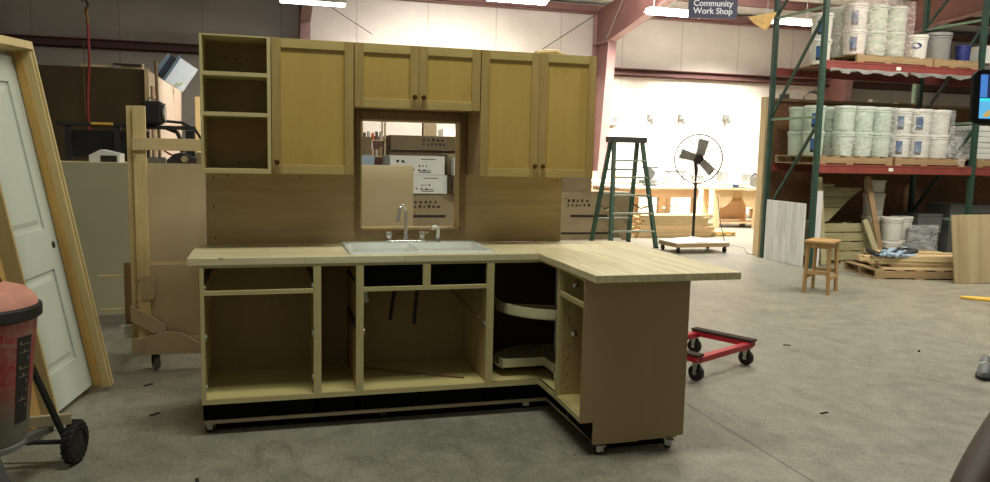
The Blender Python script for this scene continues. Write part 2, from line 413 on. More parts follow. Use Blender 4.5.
# ------------------------------------------------------------------ strip lights
def strip_light(x, y, z, label, ln=1.24):
    t = thing('strip_light', label, 'light', (x, y, z), group='strip lights')
    B().box(-ln/2, ln/2, -.09, .09, .04, .1).prism([(-.16, .03), (-.09, .06), (.09, .06), (.16, .03), (.16, .024), (-.16, .024)], 'X', -ln/2, ln/2).build('reflector', 'white', t)
    for yy in (-.06, .06): B().cyl((-ln/2+.02, yy, 0), (ln/2-.02, yy, 0), .019, seg=12).build('tube', 'tube', t)
    for xx in (-ln/2+.15, ln/2-.15): B().cyl((xx, 0, .1), (xx, 0, 1.9), .004, seg=6).build('hanging_wire', 'grey', t)
    return t
strip_light(1.2, 10.75, 4.33, 'strip light above the single upper cabinet door')
strip_light(5.1, 10.2, 4.55, 'strip light above the tall pair of cabinet doors')
strip_light(8.35, 9.8, 4.45, 'strip light left of the navy hanging sign')
strip_light(10.65, 9.3, 4.36, 'strip light behind the green rack post')

# hanging sign
t = thing('hanging_sign', 'navy hanging sign with white lettering reading Community Work Shop', 'sign', (6.9, 5.92, 3.67), -15.5)
B().box(-.375, .375, -.012, .012, .02, .46).build('board', 'navy', t, .003)
B().box(-.30, .375, -.015, -.012, .34, .40).build('pale_stripe', 'signwhite', t)
textmesh('lettering', 'Community\nWork Shop', .126, 'signwhite', t, Matrix.Translation((0, -.013, .20)) @ Matrix.Rotation(R(90), 4, 'X'), spacing=.9)
for xx in (-.3, .3): B().cyl((xx, 0, .46), (xx, 0, 2.45), .003, seg=6).build('hanging_wire', 'grey', t)
# curled tan sheet hanging beside the sign
t = tag(B().prism([(0, .18), (.17, .21), (.45, .27), (.35, .06), (.29, -.02), (.12, .08)], 'Y', 0, .012).build('hanging_sheet', 'tan'), 'torn tan paper sheet hanging between the sign and the rack', 'sheet')
single(t, (7.37, 5.7, 3.53), -14)

# ------------------------------------------------------------------ kitchen: base cabinets
ZB, ZF, ZT = .074, .183, .950      # cabinet bottom, face frame bottom, cabinet top
YF = -.610
def knob(parent, x, y, z, name='knob', mat='brass'):
    return B().lathe([(.006, 0), (.006, -.012), (.013, -.018), (.0155, -.024), (.012, -.030), (0, -.0315)], (x, y, z), 'Y', 16).build(name, mat, parent, smooth=True)
def hinge(parent, x, y, z, sgn=1):
    B().prism([(y-.022, z-.010), (y-.022, z+.010), (y-.006, z+.020), (y+.004, z+.020), (y+.006, z+.008), (y+.026, z+.006), (y+.026, z-.006), (y+.006, z-.008), (y+.004, z-.020), (y-.006, z-.020)], 'X', x, x+sgn*.009).build('hinge', 'steel', parent, .003)
def base_cab(name, label, x0, x1, drawer=True, mid=False, sw=.021, hingesL=False, hingesR=False, slides=False):
    w = x1-x0
    t = thing(name, label, 'cabinet', (x0, 0, ZB), 0, 'base cabinets of the kitchen unit')
    H = ZT-ZB; zf = ZF-ZB
    for xa, xb in ((0, .016), (w-.016, w)):
        B().prism([(YF+.02, zf), (YF+.02, H), (0, H), (0, 0), (YF+.075, 0), (YF+.075, zf)], 'X', xa, xb).build('side_panel', 'ply_in', t)
    B().box(.016, w-.016, YF+.02, -.01, zf+.012, zf+.03).build('floor_panel', 'shelf_in', t)
    B().box(.016, w-.016, -.01, 0, 0, H).build('back_panel', 'ply_dark', t)
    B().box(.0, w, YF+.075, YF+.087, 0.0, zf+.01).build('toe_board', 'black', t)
    b = B().box(0, sw, YF, YF+.02, zf, H).box(w-sw, w, YF, YF+.02, zf, H)
    b.each('face_frame_stile', 'frame', t, .001)
    b = B().box(sw, w-sw, YF, YF+.019, zf, zf+.03).box(sw, w-sw, YF, YF+.019, H-.014, H)
    if drawer: b.box(sw, w-sw, YF, YF+.019, .798-ZB-.012, .798-ZB+.012)
    b.each('face_frame_rail', 'frame_x', t, .001)
    if mid: B().box(w/2-.022, w/2+.022, YF, YF+.018, .81-ZB, H-.014).build('centre_stile', 'frame', t)
    if hingesL:
        for z in hingesL: hinge(t, sw, YF+.035, z-ZB, 1)
    if hingesR:
        for z in hingesR: hinge(t, w-sw, YF+.035, z-ZB, -1)
    if slides:
        for xa in (.018, w-.018-.012):
            B().box(xa, xa+.012, YF+.03, -.06, .845-ZB, .885-ZB).build('drawer_slide', 'darkgrey', t)
    return t
base_cab('base_cabinet', 'wide open base cabinet without doors at the left end of the kitchen unit', 0, .6145, hingesL=(.82, .55, .27), hingesR=(.82, .55, .30), slides=True)
tn = base_cab('base_cabinet', 'narrow open base cabinet between the wide left one and the sink cabinet', .6145, .85, drawer=False)
B().box(.205, .214, -.56, -.15, .5, .54).build('drawer_slide', 'darkgrey', tn)
ts = base_cab('sink_base_cabinet', 'open sink base cabinet with two dark false drawer openings', .85, 1.6145, mid=True, hingesL=(.55,), hingesR=(.56,))
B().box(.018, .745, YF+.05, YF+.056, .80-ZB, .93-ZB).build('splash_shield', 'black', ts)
# corner cabinet (L plan)
XP = 1.930
tc = thing('corner_cabinet', 'open L-shaped corner base cabinet holding two cream turntable trays', 'cabinet', (1.6145, 0, ZB), 0)
cx = 1.6145; W = 2.529-cx; xp = XP-cx; H = ZT-ZB; zf = ZF-ZB
B().prism([(YF+.02, zf), (YF+.02, H), (0, H), (0, 0), (YF+.075, 0), (YF+.075, zf)], 'X', 0, .016).build('side_panel', 'ply_in', tc)
B().prism([(.0+xp+.02, zf), (xp+.02, H), (W, H), (W, 0), (xp+.075, 0), (xp+.075, zf)], 'Y', -.914, -.898).build('side_panel', 'ply_in', tc)
L_ = lambda a: [(.016, -.01), (.016, YF+a), (xp+a, YF+a), (xp+a, -.898), (W-.01, -.898), (W-.01, -.01)]
B().prism(L_(.005), 'Z', zf+.012, zf+.03).build('floor_panel', 'shelf_in', tc)
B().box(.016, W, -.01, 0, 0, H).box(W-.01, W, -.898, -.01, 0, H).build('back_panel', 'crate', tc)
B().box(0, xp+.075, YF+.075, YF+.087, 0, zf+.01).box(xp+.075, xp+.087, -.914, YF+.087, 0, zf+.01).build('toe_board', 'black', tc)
B().box(0, .023, YF, YF+.02, zf, H).box(xp, xp+.02, -.914, -.896, zf, H).each('face_frame_stile', 'frame', tc)
B().box(.023, xp, YF, YF+.019, zf, zf+.03).box(.023, xp, YF, YF+.019, H-.014, H).box(xp, xp+.019, -.896, YF+.019, zf, zf+.03).box(xp, xp+.019, -.896, YF+.019, H-.014, H).each('face_frame_rail', 'frame_x', tc)
for z in (.80, .62, .34):
    B().box(xp-.003, xp+.004, -.90, -.885, z-ZB-.05, z-ZB+.05).build('hinge', 'chrome', tc, .002)
# turntable trays
def tray(label, z, a0, half=False):
    t = thing('turntable_tray', label, 'tray', (2.115, -.40, z), a0)
    Rr = .40; n = 48; nt_ = .115
    pts = []
    for i in range(n+1):
        a = R(270)-0 + 0; 
    th0 = math.asin(nt_/Rr)
    a_s, a_e = R(270)-th0, -(math.pi-th0)+0   # notch in the -X,-Y quadrant
    # arc going the long way round
    st = R(270)-th0+0; en = R(180)+th0+R(360)
    pts = [(Rr*math.cos(st+(en-st)*i/n), Rr*math.sin(st+(en-st)*i/n)) for i in range(n+1)]
    pts.append((-nt_, -nt_))
    if half: pts = [(Rr*math.cos(R(180+i*7.5)), Rr*math.sin(R(180+i*7.5))) for i in range(25)]
    B().prism(pts, 'Z', 0, .008).build('base', 'tray', t)
    b = B(); m = len(pts); inner = []
    for i in range(m):
        p = Vector(pts[i]); a = Vector(pts[i-1]); c = Vector(pts[(i+1) % m])
        d1 = (p-a).normalized(); d2 = (c-p).normalized(); n1 = Vector((-d1.y, d1.x)); n2 = Vector((-d2.y, d2.x))
        nn = (n1+n2).normalized(); inner.append(p+nn*.007/max(.5, nn.dot(n1)))
    for i in range(m):
        j = (i+1) % m
        q = [pts[i], pts[j], tuple(inner[j]), tuple(inner[i])]
        hr = .062 if (half and i < m-1) or (not half and min(pts[i][1], pts[j][1]) < -.10) else .012
        b.prism(q, 'Z', 0, hr)
    b.build('rim', 'tray', t)
    return t
tray('upper cream turntable tray with its round back facing out in the corner cabinet', .612, -22, True)
tray('lower cream turntable tray with its notch facing out in the corner cabinet', .262, 0)
tp = B().cyl((2.115, -.40, ZF+.03), (2.115, -.40, ZT), .014).build('turntable_pole', 'steel')
tag(tp, 'steel centre pole carrying the turntable trays in the corner cabinet', 'pole')
# peninsula cabinet
t = thing('peninsula_cabinet', 'open peninsula cabinet with drawer opening and plain brown end panel', 'cabinet', (1.93, -.914, ZB), 0)
D = 1.328-.914; Wp = 2.53-1.93
sk = Matrix.Shear('XY', 4, (0, 0)) 
PX = Matrix(((1, .035, 0, 0), (0, 1, 0, 0), (0, 0, 1, 0), (0, 0, 0, 1)))
B().prism([(.02, zf), (.02, H), (Wp, H), (Wp, 0), (.075, 0), (.075, zf)], 'Y', -.02, -.002).build('side_panel', 'ply_in', t, xf=PX)
B().prism([(0, zf), (0, H), (Wp+.006, H), (Wp+.006, 0.001), (Wp-.26, 0.001), (Wp-.26, -.014), (.075, -.014), (.075, zf)], 'Y', -D, -D+.018).build('end_panel', 'end', t, .001, xf=PX)
B().box(.02, Wp-.01, -D+.018, -.02, zf+.012, zf+.03).build('floor_panel', 'shelf_in', t, xf=PX)
B().box(Wp-.01, Wp, -D+.018, -.002, 0.02, H).build('back_panel', 'end', t, xf=PX)
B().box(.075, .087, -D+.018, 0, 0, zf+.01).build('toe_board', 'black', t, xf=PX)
B().box(0, .02, -.022, 0, zf, H).each('face_frame_stile', 'frame', t, xf=PX)
B().box(0, .019, -D+.018, -.022, zf, zf+.028).box(0, .019, -D+.018, -.022, H-.014, H).box(0, .019, -D+.018, -.022, .805-ZB-.012, .805-ZB+.012).each('face_frame_rail', 'frame_x', t, xf=PX)
for z in (.85, .57): B().lathe([(.004, 0), (.018, -.003), (.018, -.012), (.01, -.016), (.01, -.03), (0, -.03)], (.09, -.02, z-ZB), 'Y', 14).build('hinge', 'chrome', t)
for z in (.25, .33, .42, .50, .65, .73): 
    for xx in (.06, .24): B().cyl((xx, -.0205, z-ZB), (xx, -.0185, z-ZB), .0045, seg=8).build('shelf_pin_hole', 'black', t)

# wheeled platform with casters
t = thing('wheeled_platform', 'low plywood platform on small casters carrying the base cabinets', 'platform', (0, 0, 0), 0)
PLZ = .052
B().prism([(0.005, -.05), (.005, -.548), (2.01, -.548), (2.01, -1.30), (2.50, -1.30), (2.50, -.05)], 'Z', PLZ+.002, ZB-.001).build('deck', 'cartply', t)
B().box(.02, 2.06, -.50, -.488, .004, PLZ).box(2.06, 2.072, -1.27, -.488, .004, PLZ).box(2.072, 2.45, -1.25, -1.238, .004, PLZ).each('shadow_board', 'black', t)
def caster(parent, x, y, rot=0, r=.023, top=PLZ+.002, matf='steel'):
    xf = Matrix.Translation((x, y, 0)) @ Matrix.Rotation(R(rot), 4, 'Z')
    fk = B().box(-.022, .022, -.022, .022, top-.004, top).box(-.013, -.010, -.010, .028, r-.004, top-.004).box(.010, .013, -.010, .028, r-.004, top-.004).build('caster_fork', matf, parent, .001, xf=xf)
    B().cyl((-.009, .014, r), (.009, .014, r), r, seg=20).build('caster_wheel', 'rubber', fk, .002, xf=xf)
    B().cyl((-.0135, .014, r), (.0135, .014, r), .006, seg=10).build('axle', 'chrome', fk, xf=xf)
    return fk
for x, y, a in ((.045, -.53, 60), (.045, -.09, 10), (1.0, -.50, 30), (1.9, -.50, 80), (2.045, -1.315, 75), (2.45, -1.315, 60), (2.45, -.1, 0), (1.0, -.1, 0)): caster(t, x, y, a)

# countertop
t = thing('countertop', 'L-shaped butcher block countertop on the base cabinets', 'countertop', (0, 0, ZT), 0)
slab = B().box(-.062, 1.911, -.6143, -.002, 0, .039).build('main_slab', 'butcher_x', t, .003)
cut = B().box(.815, 1.635, -.52, -.09, -.1, .2).build('cut', 'butcher_x')
slab.modifiers.clear(); bo = slab.modifiers.new('hole', 'BOOLEAN'); bo.object = cut; bo.operation = 'DIFFERENCE'
cut.location = (0, 0, ZT)
bpy.context.view_layer.update()
slab_me = bpy.data.meshes.new_from_object(slab.evaluated_get(bpy.context.evaluated_depsgraph_get()))
slab.modifiers.clear(); slab.data = slab_me; bpy.data.objects.remove(cut)
md = slab.modifiers.new('bevel', 'BEVEL'); md.width = .003; md.segments = 2; md.limit_method = 'ANGLE' 
pts = [(1.911, -.002), (1.911, -1.47), (2.735, -1.47), (2.735, -.10), (2.70, -.03), (2.62, -.002)]
B().prism(pts, 'Z', 0, .039).build('peninsula_slab', 'butcher_y', t, .003)

# sink (drop-in double bowl)
ZC = ZT+.039
t = thing('sink', 'white double bowl drop-in sink in the butcher block countertop', 'sink', (.790, -.550, ZC), 0)
def rrect(x0, x1, y0, y1, r, n=5):
    out = []
    for cx_, cy_, a in ((x1-r, y1-r, 0), (x0+r, y1-r, 90), (x0+r, y0+r, 180), (x1-r, y0+r, 270)):
        for i in range(n+1): q = R(a+90*i/n); out.append((cx_+r*math.cos(q), cy_+r*math.sin(q)))
    return out
def sink_mesh():
    bm = bmesh.new()
    SW, SD = .87, .535
    b = B()
    # rim built as frame strips
    def ringstrip(A, Bq, za, zb):
        va = [b.bm.verts.new((p[0], p[1], za)) for p in A]; vb = [b.bm.verts.new((p[0], p[1], zb)) for p in Bq]
        n = len(A)
        for i in range(n): b.bm.faces.new((va[i], va[(i+1) % n], vb[(i+1) % n], vb[i]))
    outer = rrect(0, SW, 0, SD, .04)
    ringstrip(outer, rrect(.006, SW-.006, .006, SD-.006, .036), .0005, .013)
    # flat deck pieces around bowls
    z = .013
    b.box(.006, SW-.006, .010, .035, .004, z).box(.006, SW-.006, SD-.09, SD-.010, .004, z).box(.010, .035, .03, SD-.085, .004, z).box(SW-.035, SW-.010, .03, SD-.085, .004, z).box(SW/2-.014, SW/2+.014, .03, SD-.085, .004, z-.001)
    for xa, xb in ((.035, SW/2-.014), (SW/2+.014, SW-.035)):
        top = rrect(xa, xb, .035, SD-.09, .03); mid_ = rrect(xa+.01, xb-.01, .045, SD-.10, .05); bot = rrect(xa+.025, xb-.025, .06, SD-.115, .05)
        ringstrip(top, mid_, z-.001, -.02); ringstrip(mid_, bot, -.02, -.15)
        vb = [b.bm.verts.new((p[0], p[1], -.15)) for p in bot]; b.bm.faces.new(vb)
    return b
sink_mesh().build('basin', 'enamel', t, smooth=True)
B().box(.036, .415, .04, .44, -.158, -.152).box(.455, .835, .04, .44, -.158, -.152).each('bowl_underside', 'black', t)
for xx in (.22, .63): B().lathe([(.04, -.149), (.035, -.1485), (.02, -.1495), (0, -.1495)], (xx, .25, 0), 'Z', 20).build('drain', 'steel', t, smooth=True)
# faucet
zr = ZC+.013
t = thing('faucet', 'chrome two-handle gooseneck faucet on the rim of the white sink', 'faucet', (1.197, -.075, zr), 0)
B().prism(rrect(-.13, .13, -.024, .024, .022), 'Z', 0, .014).build('base_plate', 'chrome', t, .003, True)
pts = [(0, 0, .01), (0, 0, .19)]+[(-.0, -.0, .19)]
arc = [(-.024+.024*math.cos(R(a)), -.02*(1-math.cos(R(a))) , .19+.045*math.sin(R(a))) for a in range(0, 181, 20)]
B().tube([(0, 0, .01), (0, 0, .10)]+arc+[(-.054, -.045, .165), (-.058, -.048, .135)], [.012]*2+[.0095]*len(arc)+[.010, .0125]).build('spout', 'chrome', t, smooth=True)
B().lathe([(.021, .012), (.019, .03), (.014, .05), (.0125, .06)], (0, 0, 0), 'Z').build('spout_collar', 'chrome', t, smooth=True)
for xx in (-.105, .105):
    h = B().lathe([(.023, .012), (.021, .02), (.016, .028), (.019, .04), (.020, .058), (.014, .068), (0, .070)], (xx, 0, 0), 'Z').build('handle', 'chrome', t, smooth=True)
    B().tube([(xx, 0, .055), (xx*1.18, -.03, .064), (xx*1.25, -.05, .068)], [.008, .007, .006]).build('lever', 'chrome', h, smooth=True)
t = thing('side_sprayer', 'white sink sprayer standing right of the chrome faucet', 'sprayer', (1.405, -.075, zr), 0)
B().lathe([(.021, 0), (.019, .012), (.013, .02), (.013, .03)], (0, 0, 0), 'Z').build('holder', 'chrome', t, smooth=True)
B().tube([(0, 0, .028), (.002, 0, .06), (-.002, -.004, .085), (-.018, -.016, .098), (-.045, -.03, .092)], [.011, .013, .0125, .013, .0145]).build('spray_head', 'white', t, smooth=True)

# plumbing under the sink
def hose(name, label, pts, r, mat, cat='hose'):
    return tag(B().tube(pts, r, 8).build(name, mat, smooth=True), label, cat)
hose('supply_hose', 'brown supply hose hanging down left under the sink', [(1.10, -.30, .83), (1.10, -.30, .77), (1.08, -.31, .66), (1.065, -.32, .555)], .012, 'ink')
hose('supply_hose', 'brown supply hose hanging down at the middle under the sink', [(1.235, -.30, .83), (1.235, -.30, .74), (1.22, -.31, .62), (1.215, -.31, .52)], .012, 'ink')
n = 16
hose('sprayer_hose', 'thin grey sprayer hose looping between the supply hoses under the sink', [(1.27-.14*math.cos(math.pi*i/n)+.02, -.18, .83-.13*math.sin(math.pi*i/n)) for i in range(n+1)], .004, 'grey')
tag(B().cyl((.905, -.35, .68), (.905, -.35, .83), .02, .018).cyl((.905, -.35, .675), (.905, -.35, .70), .024).build('drain_pipe', 'white', smooth=True), 'short white plastic drain pipe hanging at the left under the sink', 'pipe')
hose('wooden_rod', 'thin brown rod leaning on the right wall inside the sink cabinet', [(1.44, -.20, .74), (1.585, -.56, .575)], .006, 'trim', 'rod')
hose('wooden_rod', 'thin brown rod lying on the floor of the sink cabinet', [(.93, -.18, .222), (1.49, -.50, .222)], .006, 'trim', 'rod')

# ------------------------------------------------------------------ backsplash wall
t = thing('backsplash', 'plywood backsplash panel with a trimmed window opening behind the sink', 'panel', (0, 0, 0), 0)
ZS = ZC+.0005
b = B()
x0, x1, z1 = -.003, 2.278, 2.19
ox0, ox1, oz0, oz1 = .916, 1.562, 1.078, 1.775
b.box(x0, ox0, 0, .012, ZS, z1).box(ox1, x1, 0, .012, ZS, z1).box(ox0, ox1, 0, .012, ZS, oz0).box(ox0, ox1, 0, .012, oz1, z1)
b.build('plywood_sheet', 'splash', t)
b = B()
for x in (0.0, .40, .875, 1.565, 1.95, 2.238): b.box(x, x+.038, .013, .10, .02 if x in (0.0, 2.238) else ZS, 2.19)
b.each('stud', 'pine', t)
b = B().box(0, 2.276, .013, .10, 2.192, 2.23).box(.916, 1.562, .013, .10, 1.02, 1.06).box(.916, 1.562, .013, .10, 1.79, 1.83)
b.each('plate', 'pine_x', t)
tw = .030
b = B().box(ox0-tw, ox0, -.018, -.0005, oz0-tw, oz1+.052).box(ox1, ox1+tw+.006, -.018, -.0005, oz0-tw, oz1+.052)
b.each('trim_upright', 'trim', t, .003)
b = B().box(ox0, ox1, -.018, -.0005, oz0-tw, oz0).box(ox0, ox1, -.018, -.0005, oz1, oz1+.052)
b.each('trim_rail', 'trim', t, .003)
b = B().box(ox0-.001, ox0+.010, -.004, .10, oz0, oz1).box(ox1-.010, ox1+.001, -.004, .10, oz0, oz1).box(ox0, ox1, -.004, .10, oz0-.001, oz0+.010).box(ox0, ox1, -.004, .10, oz1-.010, oz1)
b.each('jamb_liner', 'pine', t)
for x, z in ((.04, 1.40), (.045, 1.03), (.04, 1.22), (.70, 1.03), (.55, 1.41), (.12, 1.41), (2.24, 1.40), (2.25, 1.2)):
    B().cyl((x, -.0015, z), (x, .001, z), .005, seg=8).build('screw', 'ink', t)

# ------------------------------------------------------------------ upper cabinets
YU = -.3336; ZU0, ZU1, ZS0 = 1.434, 2.2, 1.830
def shaker(parent, x0, x1, z0, z1, y=YU, st=.052, kx=None, kz=None):
    d = B().box(x0+st-.004, x1-st+.004, y+.0125, y+.018, z0+st-.004, z1-st+.004).build('door', 'door', parent)
    B().box(x0, x0+st, y, y+.02, z0, z1).box(x1-st, x1, y, y+.02, z0, z1).each('door_stile', 'stile', d, .0015)
    B().box(x0+st, x1-st, y+.0005, y+.02, z0, z0+st).box(x0+st, x1-st, y+.0005, y+.02, z1-st, z1).each('door_rail', 'rail', d, .0015)
    if kx is not None: knob(d, kx, y, kz)
    return d
def upper(label, x0, x1, z0, z1, doors):
    w = x1-x0; h = z1-z0
    t = thing('wall_cabinet', label, 'cabinet', (x0, -.0005, z0), 0, 'upper wall cabinets')
    yb = YU+.022
    for a, b_ in ((0, .016), (w-.016, w)): B().box(a, b_, yb, 0, 0, h).build('side_panel', 'end', t)
    B().box(.016, w-.016, yb, 0, 0.008, .024).box(.016, w-.016, yb, 0, h-.016, h).each('horizontal_panel', 'ply_in', t)
    B().box(.016, w-.016, -.012, -.001, .024, h-.016).build('back_panel', 'ply_dark', t)
    n = len(doors)
    for i, kside in enumerate(doors):
        a = .002+i*(w-.002)/n; b_ = (i+1)*(w-.002)/n
        kx = (a+.026) if kside == 'L' else (b_-.026)
        shaker(t, a, b_, .001, h-.001, YU, kx=kx, kz=.068)
    return t
# open shelf unit
w = .377
t = thing('open_shelf_cabinet', 'open upper shelf cabinet without door at the left end', 'cabinet', (0, -.0005, ZU0), 0)
h = ZU1-ZU0
B().box(0, .014, YU, 0, 0, h).box(w-.020, w, YU, 0, 0, h).build('side_panel', 'frame', t, .001)
B().box(.014, w-.020, YU, 0, 0, .026).box(.014, w-.020, YU, 0, h-.008, h).each('end_board', 'frame_x', t, .001)
for z in (1.987, 1.765): B().box(.014, w-.020, YU+.002, -.012, z-ZU0-.011, z-ZU0+.011).build('shelf', 'frame_x', t, .001)
B().box(.014, w-.020, -.012, 0, .026, h-.008).build('back_panel', 'ply_dark', t)
for x, z in ((.12, 2.1), (.18, 2.1), (.24, 2.1), (.05, 1.49), (.19, 1.49), (.25, 1.49)): B().cyl((x, -.0135, z-ZU0), (x, -.0115, z-ZU0), .005, seg=8).build('screw', 'ink', t)
upper('tall single-door upper cabinet between the open shelves and the short doors', .379, .8425, ZU0, ZU1, ['L'])
upper('short two-door upper cabinet above the window opening', .844, 1.6045, ZS0, ZU1, ['R', 'L'])
upper('tall two-door upper cabinet at the right end', 1.606, 2.362, ZU0, ZU1, ['R', 'L'])
tag(single(B().tube([(0, 0, .01), (.06, .02, .018), (.14, .0, .022), (.20, .03, .014)], [.012, .02, .018, .008], 8).build('scrap_wood', 'pine', smooth=True), (1.98, -.25, ZU1)), 'small wood scrap lying on top of the right upper cabinet', 'scrap')
tag(B().box(.93, .985, -.2, -.17, ZU1, ZU1+.012).build('scrap_wood', 'trim'), 'thin brown scrap lying on top of the short upper cabinet', 'scrap')

# ------------------------------------------------------------------ behind the unit
# leaning panel in window
t = single(tag(B().box(0, .47, 0, .018, 0, 1.478).build('birch_sheet', 'melamine'), 'plain beige panel standing behind the window opening', 'panel'), (.885, .55, 0))
bpy.data.objects[t.name].data.materials[0] = wood('pale_birch_sheet', srgb(250, 240, 206), srgb(244, 228, 188), 'Z', .6, False, .3, fine=6)
def marks(b, x0, z0, y, n, dx, s):
    for i in range(n):
        k = random.random()
        b.box(x0+i*dx, x0+i*dx+s*(.5+.5*k), y-.0015, y, z0, z0+s*(.6+.4*random.random()))
def carton(label, x, y, z, w, d, h, mat, prints=None, rz=0):
    t = thing('carton', label, 'box', (x, y, z), rz)
    B().box(0, w, 0, d, 0, h).build('box_body', mat, t, .004)
    B().box(0, w, -.001, .0, h*.995, h+.001).box(0, w, d*.49, d*.51, h, h+.0012).build('flap_seam', 'cardboard2', t)
    if prints:
        b = B()
        for p in prints:
            if p[0] == 'row': marks(b, p[1], p[2], -.001, p[3], p[4], p[5])
            else: b.box(p[1], p[2], -.002, -.0005, p[3], p[4])
        b.build('printed_marks', 'ink', t)
    return t
icons = lambda x, z: [('row', x, z, 5, .062, .04), ('row', x, z-.055, 6, .055, .038)]
YC = 8.55
icons = lambda x, z, k=1.45: [('row', x, z, 5, .062*k, .04*k), ('row', x, z-.055*k, 6, .055*k, .038*k)]
wp = [('row', .22, .20, 2, .036, .022), ('row', .40, .07, 3, .09, .036), ('bar', .54, .80, .262, .275), ('bar', .50, .72, .036, .049), ('bar', .50, .72, .065, .076), ('row', .50, .135, 3, .063, .036), ('row', .11, .21, 2, .09, .05)]
carton('large brown carton with printed symbols below the white cartons behind the sink window', 2.70, YC, 0, 1.55, 1.0, .84, 'cardboard', icons(.10, .67)+[('bar', .0, .66, .42, .465)])
carton('lower of the two white printed cartons behind the window', 2.41, YC-.05, .843, .96, .9, .325, 'wbox', wp)
carton('upper of the two white printed cartons behind the window', 2.36, YC-.05, 1.17, .96, .9, .325, 'wbox', wp)
carton('brown carton behind the right end of the white cartons', 3.42, YC+.05, .843, .80, .8, .28, 'cardboard')
carton('brown carton above the other one behind the white cartons', 3.40, YC+.07, 1.125, .80, .8, .42, 'cardboard', [('bar', .0, .6, .02, .05)])
carton('small white printed carton right of the white carton stack', 3.45, YC-.22, 1.17, .40, .26, .32, 'wbox', [('row', .05, .1, 3, .06, .03)])
carton('box supporting the small white carton', 3.45, YC-.22, .843, .40, .26, .325, 'cardboard2')
carton('long brown carton topmost of the pile behind the window', 2.52, YC+.95, 1.60, 1.7, .9, .26, 'cardboard2', icons(.60, .16, 1.4))
carton('tall brown carton under the long topmost carton', 2.50, YC+1.06, 0, 1.72, .9, 1.597, 'cardboard2')
carton('brown carton standing at the left edge of the window view', 1.55, YC+.1, 1.50, .52, .8, .30, 'cardboard2')
carton('blue-grey carton below the brown carton at the window left edge', 1.50, YC, 1.18, .60, .8, .31, 'bbox', [('bar', .0, .6, .09, .14)])
carton('wide brown carton supporting the blue-grey carton', 1.45, YC+.02, .0, .75, .9, 1.175, 'cardboard2')
# cartons right of backsplash
carton('brown carton with printed symbols visible right of the backsplash', 5.30, YC, .0, 1.24, 1.0, .90, 'cardboard', icons(.36, .70)+[('row', .27, .76, 3, .03, .02), ('bar', .42, 1.2, .42, .465), ('bar', .25, 1.2, .10, .14)])
carton('small dark carton on top of the printed carton by the ladder', 5.56, YC+.05, .903, .59, .6, .26, 'cardboard2')
carton('brown carton behind the ladder beside the printed carton', 6.56, YC+.25, 0, .50, .5, .88, 'cardboard2')
tag(B().bar((6.45, 8.42, .60), (6.85, 8.46, .03), .22, .02, (0, 1, 0)).build('leaning_board', 'cardboard', None, .002), 'brown board leaning beside the printed carton behind the ladder', 'board')
# white wire shelf unit seen in the window top left
t = thing('shelf_rack', 'pale wooden shelf rack full of small parts seen through the window', 'rack', (2.00, 9.62, 0))
for x in (0, .42):
    for y in (0, .4): B().box(x, x+.03, y, y+.03, 0, 2.3).build('post', 'pinelight', t)
for z in (.3, .9, 1.45, 1.75, 2.25): B().box(0, .45, 0, .43, z, z+.02).build('shelf', 'pinelight', t)
for i in range(10):
    x = .04+(i % 5)*.075; z = (1.4705 if i < 5 else 1.7705)
    tag(single(B().cyl((0, 0, 0), (0, 0, .12+.05*random.random()), .028, seg=12).build('jar', random.choice(['white', 'orange', 'grey', 'pinelight'])), (2.00+x+.03, 9.75, z)), 'small jar on the pale shelf rack behind the window', 'jar', 'jars on the shelf rack')
t = tag(single(B().box(0, .34, 0, .05, 0, 1.85).build('pink_board', 'pinkred'), (2.33, 10.6, 0)), 'faded red upright board behind the white cartons', 'board')
# dark post far back in the window, and red upright pipe
tag(single(B().box(-.14, .14, -.1, .1, 0, 2.75).build('wooden_post', 'cardboard2'), (3.65, 11.6, 0)), 'dark brown post seen at the top of the window opening', 'post')
t = thing('shop_cabinet', 'white cabinet against the bright wall seen through the window', 'cabinet', (4.3, 13.2, 0))
B().box(0, 1.3, 0, .6, 0, 2.1).build('carcass', 'white', t, .005); B().box(.02, .64, -.02, 0, .05, 2.05).build('door', 'white', t); B().box(.66, 1.28, -.02, 0, .05, 2.05).build('door', 'white', t)

# ------------------------------------------------------------------ left: rolling cart, board, crate
t = thing('rolling_cart', 'tall pine and plywood rolling cart left of the kitchen unit', 'cart', (-.571, .85, .124))
t.scale = (.9216,)*3
B().box(.0, .045, .04, .13, .0, 1.87).build('post', 'pine', t, .002)
B().box(.047, .135, -.0, .04, .0, 1.87).build('post', 'pine', t, .002)
B().box(.045, .60, -.022, -.001, 1.545, 1.635).build('cross_board', 'pine_x', t, .002)
B().box(.10, .95, .045, .06, .70, 1.45).build('upper_panel', 'cartply', t)
B().box(.10, .95, .03, .045, .02, .675).build('lower_panel', 'cartply', t)
B().box(.09, .95, .045, .09, .675, .70).build('ledge', 'pine_x', t)
B().box(.0, .95, -.02, .03, .0, .12).build('bottom_board', 'cartply', t, .002)
B().box(.08, .17, -.012, -.001, .42, .60).build('gusset', 'cartply', t)
B().prism([(.0, .26), (.0, .38), (.10, .32), (.24, .22), (.24, .16), (.16, .16)], 'Y', -.03, -.004).build('corner_brace', 'cartply', t)
B().prism([(.10, .14), (.24, .17), (.36, .16), (.50, .06), (.60, .0), (.10, .0)], 'Y', -.05, -.021).build('corner_brace', 'cartply', t)
B().box(-.05, 0, .05, .09, .22, .69).build('side_stud', 'trim', t)
for z in (.58, .32): B().box(-.24, -.02, .10, .13, z, z+.012).build('side_shelf_edge', 'pine_x', t)
B().box(-.09, -.01, .10, .13, .10, .20).build('side_block', 'white', t)
b = B()
